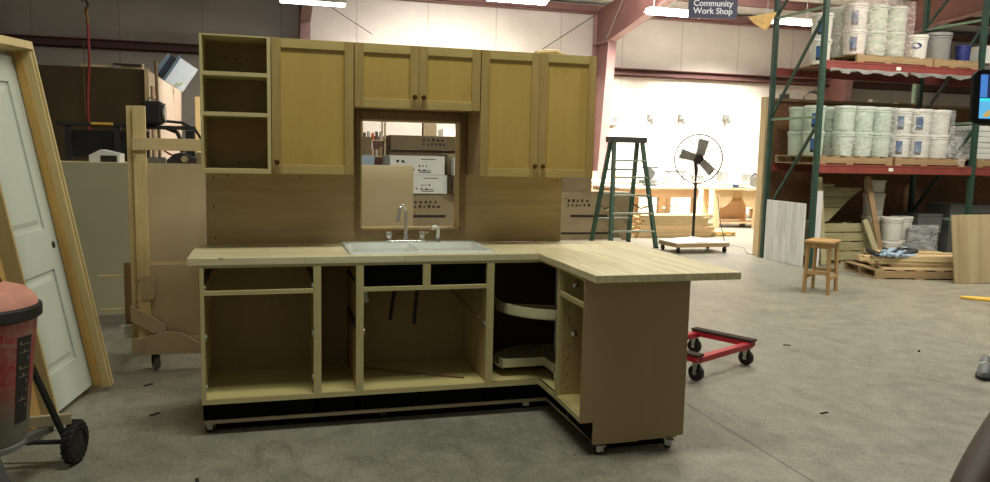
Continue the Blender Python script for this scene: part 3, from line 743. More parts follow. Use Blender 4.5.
for z in (1.58, 1.60): 
    for x in (.07, .10): b.cyl((x, -.024, z-.01+.02*(z > 1.59)), (x, -.021, z-.01+.02*(z > 1.59)), .0035, seg=6)
for x, z in ((.06, 1.50), (.04, .57), (.06, .57), (.04, .40), (.05, .36), (.07, .32), (.03, .17), (.17, .43)): b.cyl((x, -.034, z), (x, -.0, z), .004, seg=6)
b.build('screws', 'ink', t)
for x in (.16, .85):
    f_ = B().box(x-.04, x+.04, .0, .08, -.012, -.0005).box(x-.028, x-.022, .01, .07, -.085, -.012).box(x+.022, x+.028, .01, .07, -.085, -.012).build('caster_fork', 'darkgrey', t, xf=None)
    B().cyl((x-.016, .03, -.078), (x+.016, .045, -.078), .056, seg=24).build('caster_wheel', 'grey', f_)
for x in (.16, .85):
    B().box(x-.03, x+.03, .52, .58, -.134, -.0005).build('rear_foot', 'darkgrey', t)
B().box(.0, .95, .5, .6, .0, .06).box(.0, .04, .131, .4995, .0, .06).box(.9, .95, .131, .4995, .0, .06).each('base_frame', 'pine_x', t)

t = thing('board_table', 'large grey-beige upright board between the leaning door and the rolling cart', 'board', (-1.75, 2.3, 0))
B().box(0, 1.75, 0, .02, .12, 1.425).build('sheet', 'melamine', t)
for x in (.1, 1.5): B().box(x, x+.09, .02, .11, 0, 1.42).build('rear_leg', 'pine', t)
B().box(0, 1.75, .02, .62, 1.405, 1.425).build('top', 'pinelight', t)
for x in (.1, 1.5): B().box(x, x+.06, .55, .61, 0, 1.405).build('back_leg', 'pine', t)

# items on board table
t = thing('tool_box', 'white tool carton with black printed end on the grey-beige board', 'box', (-1.12, 2.45, 1.4255))
B().prism([(0, 0), (.24, 0), (.24, .075), (.09, .11), (0, .06)], 'Y', 0, .25).build('box_body', 'wbox', t)
B().box(.09, .22, -.003, -.001, .005, .06).build('black_panel', 'ink', t)
t = thing('power_tool', 'dark power tool lying beside the rolling cart post', 'tool', (-.50, 2.45, 1.4255))
B().prism([(0, 0), (.24, 0), (.24, .05), (.12, .10), (.06, .085), (0, .03)], 'Y', 0, .12).build('tool_body', 'darkgrey', t, .006)
B().cyl((.15, -.03, .04), (.15, 0, .04), .03).build('chuck', 'chrome', t)
t = thing('plastic_tray', 'grey plastic tray beside the dark power tool', 'tray', (-.66, 2.5, 1.4255))
B().box(0, .14, 0, .15, 0, .045).build('tray_body', 'grey', t, .006); B().box(.01, .13, .01, .14, .045, .05).build('tray_content', 'darkgrey', t)
tag(single(B().box(0, .30, 0, .2, 0, .10).build('carton', 'cardboard', None, .003), (-.28, 2.6, 1.4255)), 'small tan carton next to the kitchen unit edge on the board table', 'box')
# dark crate partition
t = thing('panel_crate', 'huge dark brown panelled crate standing left behind the board', 'crate', (-3.6, 5.0, 0))
B().box(0, 2.62, 0, .03, 0, 2.45).build('front_panel', 'crate', t)
B().box(2.60, 2.63, .03, 3.6, 0, 2.44).build('side_panel', 'paleply', t)
B().box(2.59, 2.635, -.02, .035, 0, 2.46).build('corner_post', 'pinelight', t)
B().box(0, 2.6, .03, 3.6, 2.40, 2.43).build('top_panel', 'crate', t)
B().box(1.42, 1.47, -.03, 0, 1.5, 1.85).build('batten', 'cartply', t)
b = B().box(1.9, 2.25, .1, .2, 2.462, 2.49).box(2.33, 2.56, .1, .2, 2.445, 2.52); b.build('loose_strip', 'pinelight', t)
tag(single(B().box(0, .30, 0, .05, 0, .02).build('metal_bracket', 'darkgrey'), (-1.35, 5.05, 2.492)), 'small dark bracket on the top edge of the dark crate', 'bracket')
# hose hanging from above
t = thing('air_hose', 'red air hose hanging from the ceiling in front of the dark crate', 'hose', (-1.55, 4.8, 0))
B().tube([(0, 0, 2.93), (.005, 0, 2.5), (-.02, 0, 2.2), (-.03, 0, 1.9), (-.02, 0, 1.6)], .014, 8).build('hose_line', 'hose', t, smooth=True)
B().cyl((0, 0, 2.90), (0, 0, 3.06), .017).cyl((-.02, 0, 3.0), (-.02, 0, 3.08), .01).build('fitting', 'brass', t)
B().tube([(0, 0, 3.05), (.01, 0, 3.12), (-.03, 0, 3.18), (-.05, 0, 3.14)], .016, 8).build('hook', 'darkgrey', t)
B().tube([(-.05, .02, 2.7), (-.06, .02, 2.2), (-.055, .02, 1.9)], .005, 6).build('cord', 'cardboard', t)
B().cyl((-.05, 0, 3.14), (-.05, 0, 6.2), .004, seg=6).build('drop_line', 'darkgrey', t)
# dark machine
t = thing('shop_machine', 'dark machine with black fan housing and curved arm behind the cart', 'machine', (-1.25, 3.6, 0))
B().box(-.05, .80, .1, .5, 0, .06).build('base', 'darkgrey', t)
B().box(.10, .16, .2, .26, .06, 1.8).box(-.35, -.29, .2, .26, .0, 1.77).each('upright', 'darkgrey', t)
B().box(-.42, .50, .18, .28, 1.76, 1.80).build('table_bar', 'darkgrey', t, .006)
B().cyl((-.10, .165, 1.785), (.10, .165, 1.785), .014).build('yellow_grip', 'yellowply', t)
B().box(-.30, .42, .24, .30, 1.45, 1.72).build('guard_panel', 'rubber', t)
b = B()
b.box(.37, .57, .12, .32, 1.79, 2.03).build('motor_housing', 'rubber', t, .03)
B().cyl((.571, .22, 1.91), (.595, .22, 1.91), .10, seg=24).build('motor_cap', 'steel', t, .004)
B().box(.34, .88, .18, .27, 1.745, 1.785).build('motor_mount', 'darkgrey', t)
B().tube([(.42, .2, 2.03), (.46, .2, 2.07), (.52, .2, 2.03)], .008, 6).build('lifting_ring', 'steel', t)
B().tube([(.60, .2, 1.83), (.75, .2, 1.82), (.88, .2, 1.75), (.95, .2, 1.63), (.98, .2, 1.48)], .014, 8).build('power_cable', 'rubber', t, smooth=True)
B().box(.78, .87, .2, .26, .06, 1.74).build('column', 'darkgrey', t)
B().tube([(.60, .22, 1.76), (.70, .22, 1.72), (.74, .22, 1.62), (.75, .22, 1.45)], .022, 8).build('curved_arm', 'darkgrey', t, smooth=True)
B().tube([(.48, .15, 1.60), (.62, .15, 1.50), (.80, .15, 1.42)], .010, 6).build('lower_cable', 'hose', t)
for x in (-.7+1.25-.0,):
    pass
# poles beside crate
tag(single(B().cyl((0, 0, 0), (0, 0, 2.55), .018, seg=10).build('wooden_pole', 'trim'), (-.83, 4.9, 0), rot=(0, R(-1), 0)), 'thin dark pole standing at the crate corner', 'pole')
tag(single(B().cyl((0, 0, 0), (0, 0, 2.25), .025, seg=10).build('wooden_pole', 'benchwood'), (-.90, 4.8, 0)), 'reddish wooden pole leaning at the crate corner', 'pole')
# tilted panel box on the crate
t = thing('tilted_picture_box', 'glossy white picture box tilted on its corner on the crate', 'picture', (-1.05, 7.4, 2.50), rot=(0, R(33), R(8)))
B().box(-.02, .26, 0, .03, 0.0, .40).build('face', 'artwhite', t)
B().box(-.06, -.02, 0, .25, 0, .42).build('side', 'artside', t)
B().box(-.15, -.06, .02, .25, 0.03, .36).build('dark_side', 'artdark', t)
B().box(-.20, -.15, .02, .25, 0.02, .36).build('back_side', 'artside', t)
B().tube([(.12, -.004, .02), (.14, -.004, .08), (.17, -.004, .05), (.19, -.004, .12)], .012, 6).build('leaf_print', 'leaf', t)
# timber frame further back (left of upper shelves)
t = thing('timber_frame', 'orange pine frame in the bright area left of the upper shelves', 'frame', (-.75, 8.4, 0))
B().box(0, .07, 0, .1, 0, 2.36).box(.85, .92, 0, .1, 0, 2.36).each('post', 'pine', t)
B().box(.07, .85, 0, .05, 2.1, 2.3).build('top_rail', 'pine_x', t)
B().box(.07, .85, .02, .04, 1.2, 2.1).build('white_infill', 'benchtop', t)
B().box(0, .92, -.3, .0, 1.10, 1.35).build('shelf_box', 'benchwood', t)
tag(single(B().box(0, .07, 0, .03, 0, .14).build('white_card', 'artwhite'), (-.13, 1.9, 1.46)), 'small white card by the left edge of the shelf cabinet', 'card')
t = bpy.data.objects['white_card']; t.location = (-.135, 2.62, 1.5256)

# ------------------------------------------------------------------ leaning prehung door
ld = Vector((.81, 4.48, 0)).normalized(); 
# local axes: x along door width (near->far), z along height, y outward normal toward room
ang = math.atan2(4.48, .81)
t = thing('leaning_door', 'white two-panel door in a pine jamb leaning at the left edge', 'door', (-.86, -.40, 0))
t.rotation_euler = (Matrix.Rotation(ang, 3, 'Z') @ Matrix.Rotation(R(-8.25), 3, 'X')).to_euler() if False else (0, 0, 0)
zax = Vector((-math.sin(R(8.25))*math.sin(ang)*1.0, 0, 0))
# build basis
xa = Vector((.178, .984, 0)).normalized(); th_ = R(10.25)
zz = Vector((-math.sin(th_), 0, math.cos(th_))); xa = (xa-zz*xa.dot(zz)).normalized(); ya = zz.cross(xa).normalized()
mt = Matrix((xa, ya, zz)).transposed().to_4x4(); mt.translation = (-.892, -.290, .012)
t.matrix_world = mt
# local y points away from the room: the room side is -y
DW = .70
B().box(DW, DW+.019, -.14, .0, -.02, 2.15).build('jamb', 'jamb', t, .001)
B().box(-.019, 0, -.14, 0, 0, 2.15).build('jamb', 'jamb', t, .001)
B().box(0, DW, -.14, 0, 2.11, 2.13).build('head_jamb', 'jamb', t, .001)
B().box(-.045, DW+.035, -.152, -.1405, 2.112, 2.16).build('head_casing', 'jamb', t, .001)
B().box(DW+.0195, DW+.035, -.152, -.09, -.02, 2.112).build('casing', 'jamb', t, .001)
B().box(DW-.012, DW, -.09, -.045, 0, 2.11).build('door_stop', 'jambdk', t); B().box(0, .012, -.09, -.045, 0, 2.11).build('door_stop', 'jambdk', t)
# slab with two recessed panels (room side at y=-.04)
b = B(); y0, y1 = -.038, -.003
px0, px1 = .12, .57
b.box(.004, px0, y0, y1, .012, 2.085).box(px1, DW-.004, y0, y1, .012, 2.085)
b.box(px0, px1, y0, y1, .012, .23).box(px0, px1, y0, y1, .80, 1.05).box(px0, px1, y0, y1, 1.93, 2.085)
for z0, z1 in ((.23, .80), (1.05, 1.93)):
    b.box(px0, px1, y0+.012, y1-.004, z0, z1)
    # raised field with sloped edges
    A = [(px0+.03, z0+.03), (px1-.03, z0+.03), (px1-.03, z1-.03), (px0+.03, z1-.03)]; I = [(px0+.06, z0+.06), (px1-.06, z0+.06), (px1-.06, z1-.06), (px0+.06, z1-.06)]
    va = [b.bm.verts.new((p[0], y0+.012, p[1])) for p in A]; vi = [b.bm.verts.new((p[0], y0+.003, p[1])) for p in I]
    for i in range(4): b.bm.faces.new((va[i], va[(i+1) % 4], vi[(i+1) % 4], vi[i]))
    b.bm.faces.new(vi)
b.build('slab', 'doorwhite', t)
B().cyl((DW-.07, y0-.002, .94), (DW-.07, y0+.0005, .94), .022, seg=18).build('knob_hole', 'ink', t)
# support the door leans on
t = thing('stacked_doors', 'dark stack of doors and boards behind the leaning white door', 'stack', (0, 0, 0))
t.matrix_world = mt
B().box(-.3, .9, .02, .12, .0, 2.02).build('board_stack', 'cartply', t)
B().box(-.22, -.11, -.10, -.06, 0, 1.75).build('loose_stud', 'jambdk', t)
# ------------------------------------------------------------------ red drum cart
t = thing('drum_cart', 'dusty red drum with pink lid and black label on a wheeled frame', 'cart', (-.805, -1.36, 0), 0)
B().lathe([(.155, .33), (.165, .36), (.215, .84), (.222, .86), (.222, .875)], (0, 0, 0), 'Z', 40).build('drum', 'drum', t, smooth=True)
B().lathe([(.226, .855), (.236, .862), (.236, .905), (.222, .912), (.215, .90)], (0, 0, 0), 'Z', 40).build('rim_band', 'darkgrey', t, .002, True)
B().lathe([(.222, .905), (.215, .935), (.18, .975), (.10, 1.0), (0, 1.005)], (0, 0, 0), 'Z', 40).build('lid', 'lid', t, smooth=True)
B().tube([(-.12, -.05, .985), (-.10, -.03, 1.07), (.0, 0, 1.085), (.05, .02, 1.06), (.07, .03, .99)], .02, 10).build('lid_handle', 'rubber', t, smooth=True)
B().lathe([(.13, .29), (.150, .295), (.156, .32), (.150, .3295)], (0, 0, 0), 'Z', 32).build('base_ring', 'pailgrey', t, smooth=True)
# label curved on the body
def patch(a0, a1, z0, z1, off, n=6):
    b = B(); rad = lambda z: .165+(z-.36)*(.05/.48)+off
    V = [[b.bm.verts.new((rad(z)*math.cos(R(a0+(a1-a0)*i/n)), rad(z)*math.sin(R(a0+(a1-a0)*i/n)), z)) for i in range(n+1)] for z in (z0, z1)]
    for i in range(n): b.bm.faces.new((V[0][i], V[0][i+1], V[1][i+1], V[1][i]))
    return b
lab = patch(-33, -11, .42, .79, .002).build('label', 'ink', t)
b = B(); 
for i in range(9):
    z = .755-i*.034; rad = .165+(z-.36)*(.05/.48)+.0035
    for a0, a1, dz0, dz1 in random.choice([((-30, -15, 0, .004), (-30, -28, 0, .022), (-30, -15, .018, .022)), ((-30, -15, .018, .022), (-17, -15, 0, .022)), ((-30, -15, 0, .004), (-24, -22, 0, .022))]):
        n = 3; V = [[b.bm.verts.new((rad*math.cos(R(a0+(a1-a0)*k/n)), rad*math.sin(R(a0+(a1-a0)*k/n)), z+dz)) for k in range(n+1)] for dz in (dz0, dz1)]
        for k in range(n): b.bm.faces.new((V[0][k], V[0][k+1], V[1][k+1], V[1][k]))
b.build('worn_lettering', 'cardboard2', lab)
ax0, ax1 = Vector((-.02, .50, .11)), Vector((.235, .53, .105))
B().cyl((-.36, .615, .11), (.23, .532, .11), .012).build('axle', 'darkgrey', t)
def tyre(parent, c, r=.105, w=.05):
    d = Vector((.93, -.22, 0)).normalized(); c = Vector(c)
    q = Matrix.Translation(c) @ Vector((1, 0, 0)).rotation_difference(d).to_matrix().to_4x4()
    o = B().lathe([(r*.62, -w/2), (r*.9, -w/2), (r, -w*.3), (r, w*.3), (r*.9, w/2), (r*.62, w/2), (r*.62, -w/2)], (0, 0, 0), 'X', 36).build('wheel', 'rubber', parent, smooth=True, xf=q)
    b = B()
    for i in range(22):
        a = 2*math.pi*i/22; b.box(-w*.42, w*.42, -.006, .006, r-.004, r+.004, Matrix.Rotation(a, 4, 'X') @ Matrix.Rotation(.4, 4, 'Z'))
    b.build('tread', 'rubber', o, xf=q)
    B().lathe([(0, -.02), (r*.62, -.018), (r*.62, .018), (.03, .022), (0, .03)], (0, 0, 0), 'X', 24).build('hub', 'darkgrey', o, smooth=True, xf=q)
tyre(t, (.225, .535, .109)); tyre(t, (-.37, .62, .109))
B().bar((.10, .33, .56), (.19, .50, .14), .022, .022).build('frame_tube', 'darkgrey', t)
B().bar((-.25, .2, .63), (-.34, .45, .14), .022, .022).build('frame_tube', 'darkgrey', t)
B().bar((-.34, .45, .24), (.22, .50, .24), .03, .05).build('cross_bar', 'cartply', t)
B().bar((.04, -.22, .50), (.30, -.46, .02), .035, .035).build('front_leg', 'darkgrey', t)
B().bar((-.28, -.28, .60), (-.38, -.42, .02), .03, .03).build('front_leg', 'darkgrey', t)
B().bar((-.28, -.28, .60), (.10, -.28, .60), .025, .025).bar((.10, -.28, .60), (.10, .33, .56), .02, .02).bar((-.28, -.28, .60), (-.25, .2, .63), .022, .022).build('ring_frame', 'darkgrey', t)
B().bar((.05, .05, .27), (.12, .49, .20), .05, .03).bar((-.1, .05, .27), (-.16, .47, .20), .05, .03).each('support_arm', 'grey', t)

# ------------------------------------------------------------------ furniture dolly
t = thing('furniture_dolly', 'red furniture dolly with dark padded ends on the floor beside the peninsula', 'dolly', (3.43, .14, 0), 0)
# corner wheel feet: near (3.25,-.18) right (3.87,.13) back (3.795,.566)
Rz = math.atan2(.13+.18, 3.87-3.25)
t.location = (3.475, .165, 0); t.rotation_euler = (0, 0, Rz)
hl, hw = .37, .23   # half length along local x, half width along local y
hz = .165
B().box(-hl, hl, -hw-.03, -hw+.03, hz-.03, hz+.012).box(-hl, hl, hw-.03, hw+.03, hz-.03, hz+.012).each('side_rail', 'dollyred', t, .004)
B().box(-hl-.03, -hl+.045, -hw-.03, hw+.03, hz-.02, hz+.02).box(hl-.045, hl+.03, -hw-.03, hw+.03, hz-.02, hz+.02).each('end_rail', 'dollyred', t, .004)
for s in (-1, 1):
    B().box(s*(hl-.008)-.042, s*(hl-.008)+.042, -hw-.04, hw+.04, hz+.02, hz+.038).build('carpet_pad', 'carpet', t, .006)
    for q in (-1, 1):
        x, y = s*(hl-.03), q*hw
        fk = B().box(x-.03, x+.03, y-.03, y+.03, hz-.03, hz-.025).prism([(y-.014, hz-.03), (y+.03, hz-.03), (y+.02, .045), (y+.004, .045)], 'X', x-.024, x-.020).prism([(y-.014, hz-.03), (y+.03, hz-.03), (y+.02, .045), (y+.004, .045)], 'X', x+.020, x+.024).build('caster_fork', 'steel', t)
        B().cyl((x-.017, y+.01, .0585), (x+.017, y+.01, .0585), .058, seg=26).build('caster_wheel', 'rubber', fk, .004)
        B().cyl((x-.026, y+.01, .0585), (x+.026, y+.01, .0585), .016, seg=12).build('axle', 'steel', fk)

# ------------------------------------------------------------------ ladder
t = thing('stepladder', 'green fibreglass twin stepladder with black cap behind the counter', 'ladder', (0, 0, 0))
A_, B_, C_, D_ = Vector((5.93, 8.02, 0)), Vector((6.73, 8.17, 0)), Vector((5.90, 7.12, 0)), Vector((6.79, 7.19, 0))
tA, tB, tC, tD = Vector((6.08, 7.68, 1.80)), Vector((6.60, 7.70, 1.80)), Vector((6.08, 7.52, 1.80)), Vector((6.62, 7.54, 1.80))
for p, q in ((A_, tA), (B_, tB), (C_, tC), (D_, tD)):
    B().bar(p, q, .062, .075, (0, 1, 0)).build('rail', 'ladder', t, .004)
    B().box(p.x-.03, p.x+.03, p.y-.05, p.y+.05, 0, .03).build('foot', 'rubber', t, .004)
B().box(6.02, 6.68, 7.46, 7.76, 1.80, 1.90).build('top_cap', 'laddercap', t, .012)
def lerp(a, b_, k): return a+(b_-a)*k
for k in (.16, .33, .50, .67, .83):
    p, q = lerp(C_, tC, k), lerp(D_, tD, k)
    st_ = B().bar(p, q, .09, .028).build('step', 'ladderalu', t, .002)
    B().bar(p+Vector((.06, 0, -.015)), p+Vector((0, 0, -.09)), .018, .004).bar(q+Vector((-.06, 0, -.015)), q+Vector((0, 0, -.09)), .018, .004).build('gusset', 'ladderalu', st_)
for k in (.25, .50, .74):
    p, q = lerp(A_, tA, k), lerp(B_, tB, k)
    B().bar(p, q, .05, .03).build('rear_rung', 'ladderalu', t, .002)
for pq in ((lerp(A_, tA, .4), lerp(C_, tC, .4)), (lerp(B_, tB, .4), lerp(D_, tD, .4))):
    m_ = (pq[0]+pq[1])/2-Vector((0, 0, .07)); B().tube([pq[0], m_, pq[1]], .012, 6).build('spreader', 'darkgrey', t)

# ------------------------------------------------------------------ fan on dolly
t = thing('wheeled_board', 'low wooden dolly carrying the pedestal fan', 'dolly', (7.24, 6.72, 0), 2)
B().box(-.50, .50, -.30, -.20, .10, .16).box(-.50, .50, .20, .30, .10, .16).each('side_rail', 'pallet', t, .003)
B().box(-.50, .50, -.30, .30, .16, .178).build('deck', 'benchtop', t, .002)
B().box(-.50, -.42, -.20, .20, .10, .16).box(.42, .50, -.20, .20, .10, .16).each('cross_rail', 'pallet', t)
for x in (-.44, .44):
    for y in (-.25, .25):
        fk = B().box(x-.02, x+.02, y-.02, y+.02, .05, .10).build('caster_fork', 'darkgrey', t); B().cyl((x-.014, y, .045), (x+.014, y, .045), .045, seg=20).build('caster_wheel', 'rubber', fk)
t = thing('pedestal_fan', 'large pedestal fan with wire cage and three grey blades', 'fan', (7.24, 6.75, .178), 0)
FZ = 1.55-.178
B().lathe([(.33, 0), (.33, .012), (.28, .02), (.05, .055), (.03, .07)], (0, 0, 0), 'Z', 40).build('base', 'benchtop', t, smooth=True)
B().cyl((0, 0, .05), (.0, 0, .95), .024).build('pole', 'rubber', t, smooth=True)
B().cyl((0, 0, .95), (0, 0, 1.17), .016).cyl((0, 0, .93), (0, 0, .97), .03).cyl((0, 0, 1.1), (0, 0, 1.18), .028).build('upper_pole', 'darkgrey', t, smooth=True)
B().bar((0, 0, 1.15), (0, .05, FZ), .05, .04, (1, 0, 0)).build('neck', 'rubber', t, .005)
qf = Matrix.Translation((.03, 0, FZ)) @ Matrix.Rotation(R(-14), 4, 'Z') @ Matrix.Rotation(R(4), 4, 'X')
RC = .405
B().cyl((0, -.02, 0), (0, .16, 0), .085, .07, seg=24).cyl((0, -.05, 0), (0, -.02, 0), .05, .07, seg=24).build('motor', 'rubber', t, smooth=True, xf=qf)
for k in range(3):
    a = R((78, -42, 165)[k])
    # blade in XZ plane
    b = B(); n = 6; V = []
    for i in range(n+1):
        rr = .07+(.33-.07)*i/n; w0 = .062+.018*(i/n)
        row = []
        for s_ in (-1, 1):
            x = rr; z = s_*w0; y = -.03+s_*.028
            row.append(b.bm.verts.new((x*math.cos(a)-z*math.sin(a), y, x*math.sin(a)+z*math.cos(a))))
        V.append(row)
    for i in range(n): b.bm.faces.new((V[i][0], V[i+1][0], V[i+1][1], V[i][1]))
    o = b.build('blade', 'fanblade', t, xf=qf); sm = o.modifiers.new('solid', 'SOLIDIFY'); sm.thickness = .004
ring = lambda r_, y: [(r_*math.cos(2*math.pi*i/48), y, r_*math.sin(2*math.pi*i/48)) for i in range(48)]
b = B().tube(ring(RC, 0), .011, 6, True).tube(ring(RC*.72, -.085), .0035, 5, True).tube(ring(RC*.72, .085), .0035, 5, True).tube(ring(.08, -.105), .004, 5, True)
b.build('cage_ring', 'darkgrey', t, xf=qf, smooth=True)
b = B()
for i in range(36):
    a = 2*math.pi*i/36; c_, s_ = math.cos(a), math.sin(a)
    for sg in (-1, 1):
        P = [(RC*k*c_, sg*y, RC*k*s_) for k, y in ((1, 0), (.93, .045), (.72, .085), (.2, .105))]
        b.tube(P, .0034, 4)
b.build('cage_wires', 'darkgrey', t, xf=qf)
# cable
hose('extension_cord', 'thin grey cord looping over the floor right of the fan', [(7.9, 7.2, .9), (7.95, 7.15, .45), (8.1, 7.2, .06), (8.3, 6.9, .012), (8.0, 6.4, .012), (7.9, 6.2, .012), (7.95, 6.1, .012)], .008, 'grey', 'cord')
bpy.data.objects['extension_cord'].data.transform(Matrix.Translation((.05, 0, 0)))

# ------------------------------------------------------------------ workbenches
def bench(name, label, loc, rz, L, Dp, Hh, top, apron, legs, shelf=True):
    t = thing(name, label, 'workbench', loc, rz)
    B().box(0, L, 0, Dp, Hh-.04, Hh).build('top', top, t, .004)
    B().box(.03, L-.03, .02, .05, Hh-.04-apron, Hh-.04).box(.03, L-.03, Dp-.05, Dp-.02, Hh-.04-apron, Hh-.04).each('apron', 'benchwood', t)
    for x in legs:
        for y in (.05, Dp-.15): B().box(x, x+.10, y, y+.09, 0, Hh-.04).build('leg', 'legwood', t, .003)
    if shelf: B().box(.08, L-.08, .1, Dp-.1, .28, .30).build('lower_shelf', 'benchwood', t)
    return t
bench('workbench', 'long wooden workbench with white top behind the ladder and fan', (7.08, 9.40, 0), 3, 1.9, 1.2, .95, 'benchtop', .17, (.1, .95, 1.75))
tt = thing('workbench', 'wooden workbench with arched leg panels right of the fan', 'workbench', (9.95, 10.75, 0), -13)
B().box(0, 1.75, -.15, .85, .85, .90).build('top', 'legwood', tt, .004)
for x in (.10, 1.0):
    B().box(x, x+.12, -.10, .0, 0, .85).build('leg', 'legwood', tt, .003)
    B().box(x, x+.12, .7, .8, 0, .85).build('leg', 'legwood', tt, .003)
n = 8
for x, s_ in ((.10, 1), (1.0, -1), (1.12, 1)):
    prof = [(0, .84), (0, .45)]+[(s_*.30*math.sin(math.pi/2*i/n), .45+.38*(1-math.cos(math.pi/2*i/n))) for i in range(n+1)]
    pp = [((x+.0 if s_ < 0 else x+.12 if x == .1 else x)+a, z) for a, z in prof]
    B().prism(pp, 'Y', -.08, -.04).build('curved_brace', 'legwood', tt)
B().box(.1, 1.6, -.05, .8, .10, .12).build('lower_shelf', 'legwood', tt)
B().box(.30, .95, .45, .47, .15, .85).build('inner_panel', 'pinelight', tt)
B().box(.36, .88, .40, .44, .2, .6).build('inner_box', 'benchwood', tt)
# third bench / far white table
bench('workbench', 'far pale workbench against the bright back wall', (7.6, 12.6, 0), 0, 5.6, .9, .96, 'benchtop', .1, (.2, 2.6, 5.2))
# lumber pile in front of the long bench
for k in range(11):
    for j in range(5):
        o = B().box(0, random.uniform(1.25, 1.6) if k > 4 else random.uniform(1.5, 1.72), 0, .09, 0, .038).build('lumber_board', random.choice(['pine_x', 'legwood', 'legwood']))
        tag(o, 'pine board in the long lumber pile in front of the white-topped workbench', 'board', 'lumber boards in front of the workbench')
        single(o, (7.10+random.uniform(-.03, .12)+.02*k, 8.74+j*.105, .002+k*.0395), random.uniform(-.4, .4))
for i in range(10):
    o = B().box(0, .09, 0, .32, 0, .038).build('offcut_board', 'pine_y')
    tag(o, 'short pine offcut at the end of the lumber pile', 'board', 'pine offcuts by the bench leg')
    single(o, (8.90+(i % 5)*.11, 8.85+random.uniform(0, .06), .003+(i//5)*.042), random.uniform(-8, 8))
# bench tools
t = thing('miter_saw', 'grey miter saw standing on the long workbench behind the ladder', 'saw', (8.05, 10.0, .955), 20)
B().lathe([(.16, 0), (.16, .05), (.14, .06)], (0, 0, 0), 'Z', 24).build('base', 'grey', t); B().box(-.28, .28, .03, .06, .06, .13).build('fence', 'steel', t)
B().cyl((-.02, 0, .26), (.02, 0, .26), .13, seg=28).build('blade_guard', 'grey', t, .004); B().cyl((.03, .05, .28), (.16, .05, .28), .055).build('motor', 'darkgrey', t)
B().bar((0, .12, .06), (0, .02, .34), .05, .05).build('arm', 'grey', t); B().box(-.24, .24, -.02, .02, .37, .40).build('handle', 'darkgrey', t, .01)
t = thing('bench_vise', 'small dark bench tool on the long workbench left of the fan', 'tool', (8.75, 10.15, .955+.05), 0)
t.location.z = 1.02
B().box(-.28, .22, 0, .03, .22, .25).bar((-.15, .01, .24), (-.34, .01, -.06), .02, .02).bar((.15, .01, .24), (.2, .01, -.06), .02, .02).build('frame', 'grey', t)
t = thing('circular_saw', 'orange circular saw on the workbench at the green rack', 'saw', (11.0, 10.75, .90), -10)
B().box(-.30, .30, -.1, .1, 0, .02).build('base_plate', 'steel', t); B().cyl((.08, -.03, .14), (.08, .01, .14), .12, seg=28).build('blade_guard', 'grey', t, .004)
B().cyl((.10, .01, .15), (.10, .16, .15), .08).box(.02, .30, .0, .12, .08, .24).build('body', 'orange', t, .02); B().tube([(.0, .05, .20), (.1, .05, .34), (.25, .05, .24)], .02, 8).build('handle', 'rubber', t)
t = thing('hand_plane', 'dark blue hand tool lying on the right workbench top', 'tool', (10.55, 10.55, .90), -10)
B().box(-.16, .18, -.04, .04, 0, .03).build('sole', 'steel', t); B().box(-.14, .0, -.03, .03, .03, .08).build('body', 'blue', t, .01)
# wall clutter (reel like fittings)
for i, (x, z) in enumerate(((10.25, 2.53), (11.17, 2.56), (12.55, 2.61))):
    t = thing('wall_outlet_reel', ['grey wall reel left of the fan top', 'grey wall reel above the fan cage', 'grey wall reel near the green rack'][i], 'reel', (x, 14.4, z))
    B().box(-.06, .06, -.08, .1, .0, .16).build('bracket', 'grey', t, .01); B().cyl((-.03, -.12, -.03), (.03, -.12, -.03), .08, seg=20).build('spool', 'grey', t)
t = thing('wall_box', 'small grey-white box hanging on the bright wall beside the red column', 'box', (9.15, 14.3, 2.38)); B().box(-.15, .15, 0, .2, 0, .28).build('box_body', 'white', t, .01); B().box(-.10, .10, -.01, 0, .05, .2).build('cover', 'grey', t)
n = 20
hose('hanging_cable_loop', 'thin cable loop hanging on the bright wall above the ladder', [(9.1+.17*math.cos(2*math.pi*i/n*.75+1.5), 14.35, 1.98+.2*math.sin(2*math.pi*i/n*.75+1.5)) for i in range(n)], .008, 'grey', 'cable')
for i in range(7):
    t = tag(single(B().box(0, random.uniform(.15, .35), 0, .25, 0, random.uniform(.08, .3)).build('parts_box', random.choice(['paleply', 'benchwood', 'white', 'grey'])), (7.8+i*.75, 12.85, .962)), 'small parts box on the far pale workbench', 'box', 'boxes on the far workbench')

# ------------------------------------------------------------------ partition behind rack
t = thing('plywood_partition', 'brown plywood partition with a pale stud edge behind the rack', 'partition', (8.0, 6.05, 0), 0)
B().box(.06, 6.5, 0, .02, 0, 2.50).build('sheet', 'osb', t)
B().box(0.0, .045, -.05, .10, 0, 2.56).each('edge_stud', 'pinelight', t)
B().box(.05, .10, .02, .10, 0, 2.5).each('edge_stud', 'pallet', t)
B().box(0.045, 6.5, -.04, .10, 2.502, 2.545).build('top_plate', 'pallet', t)
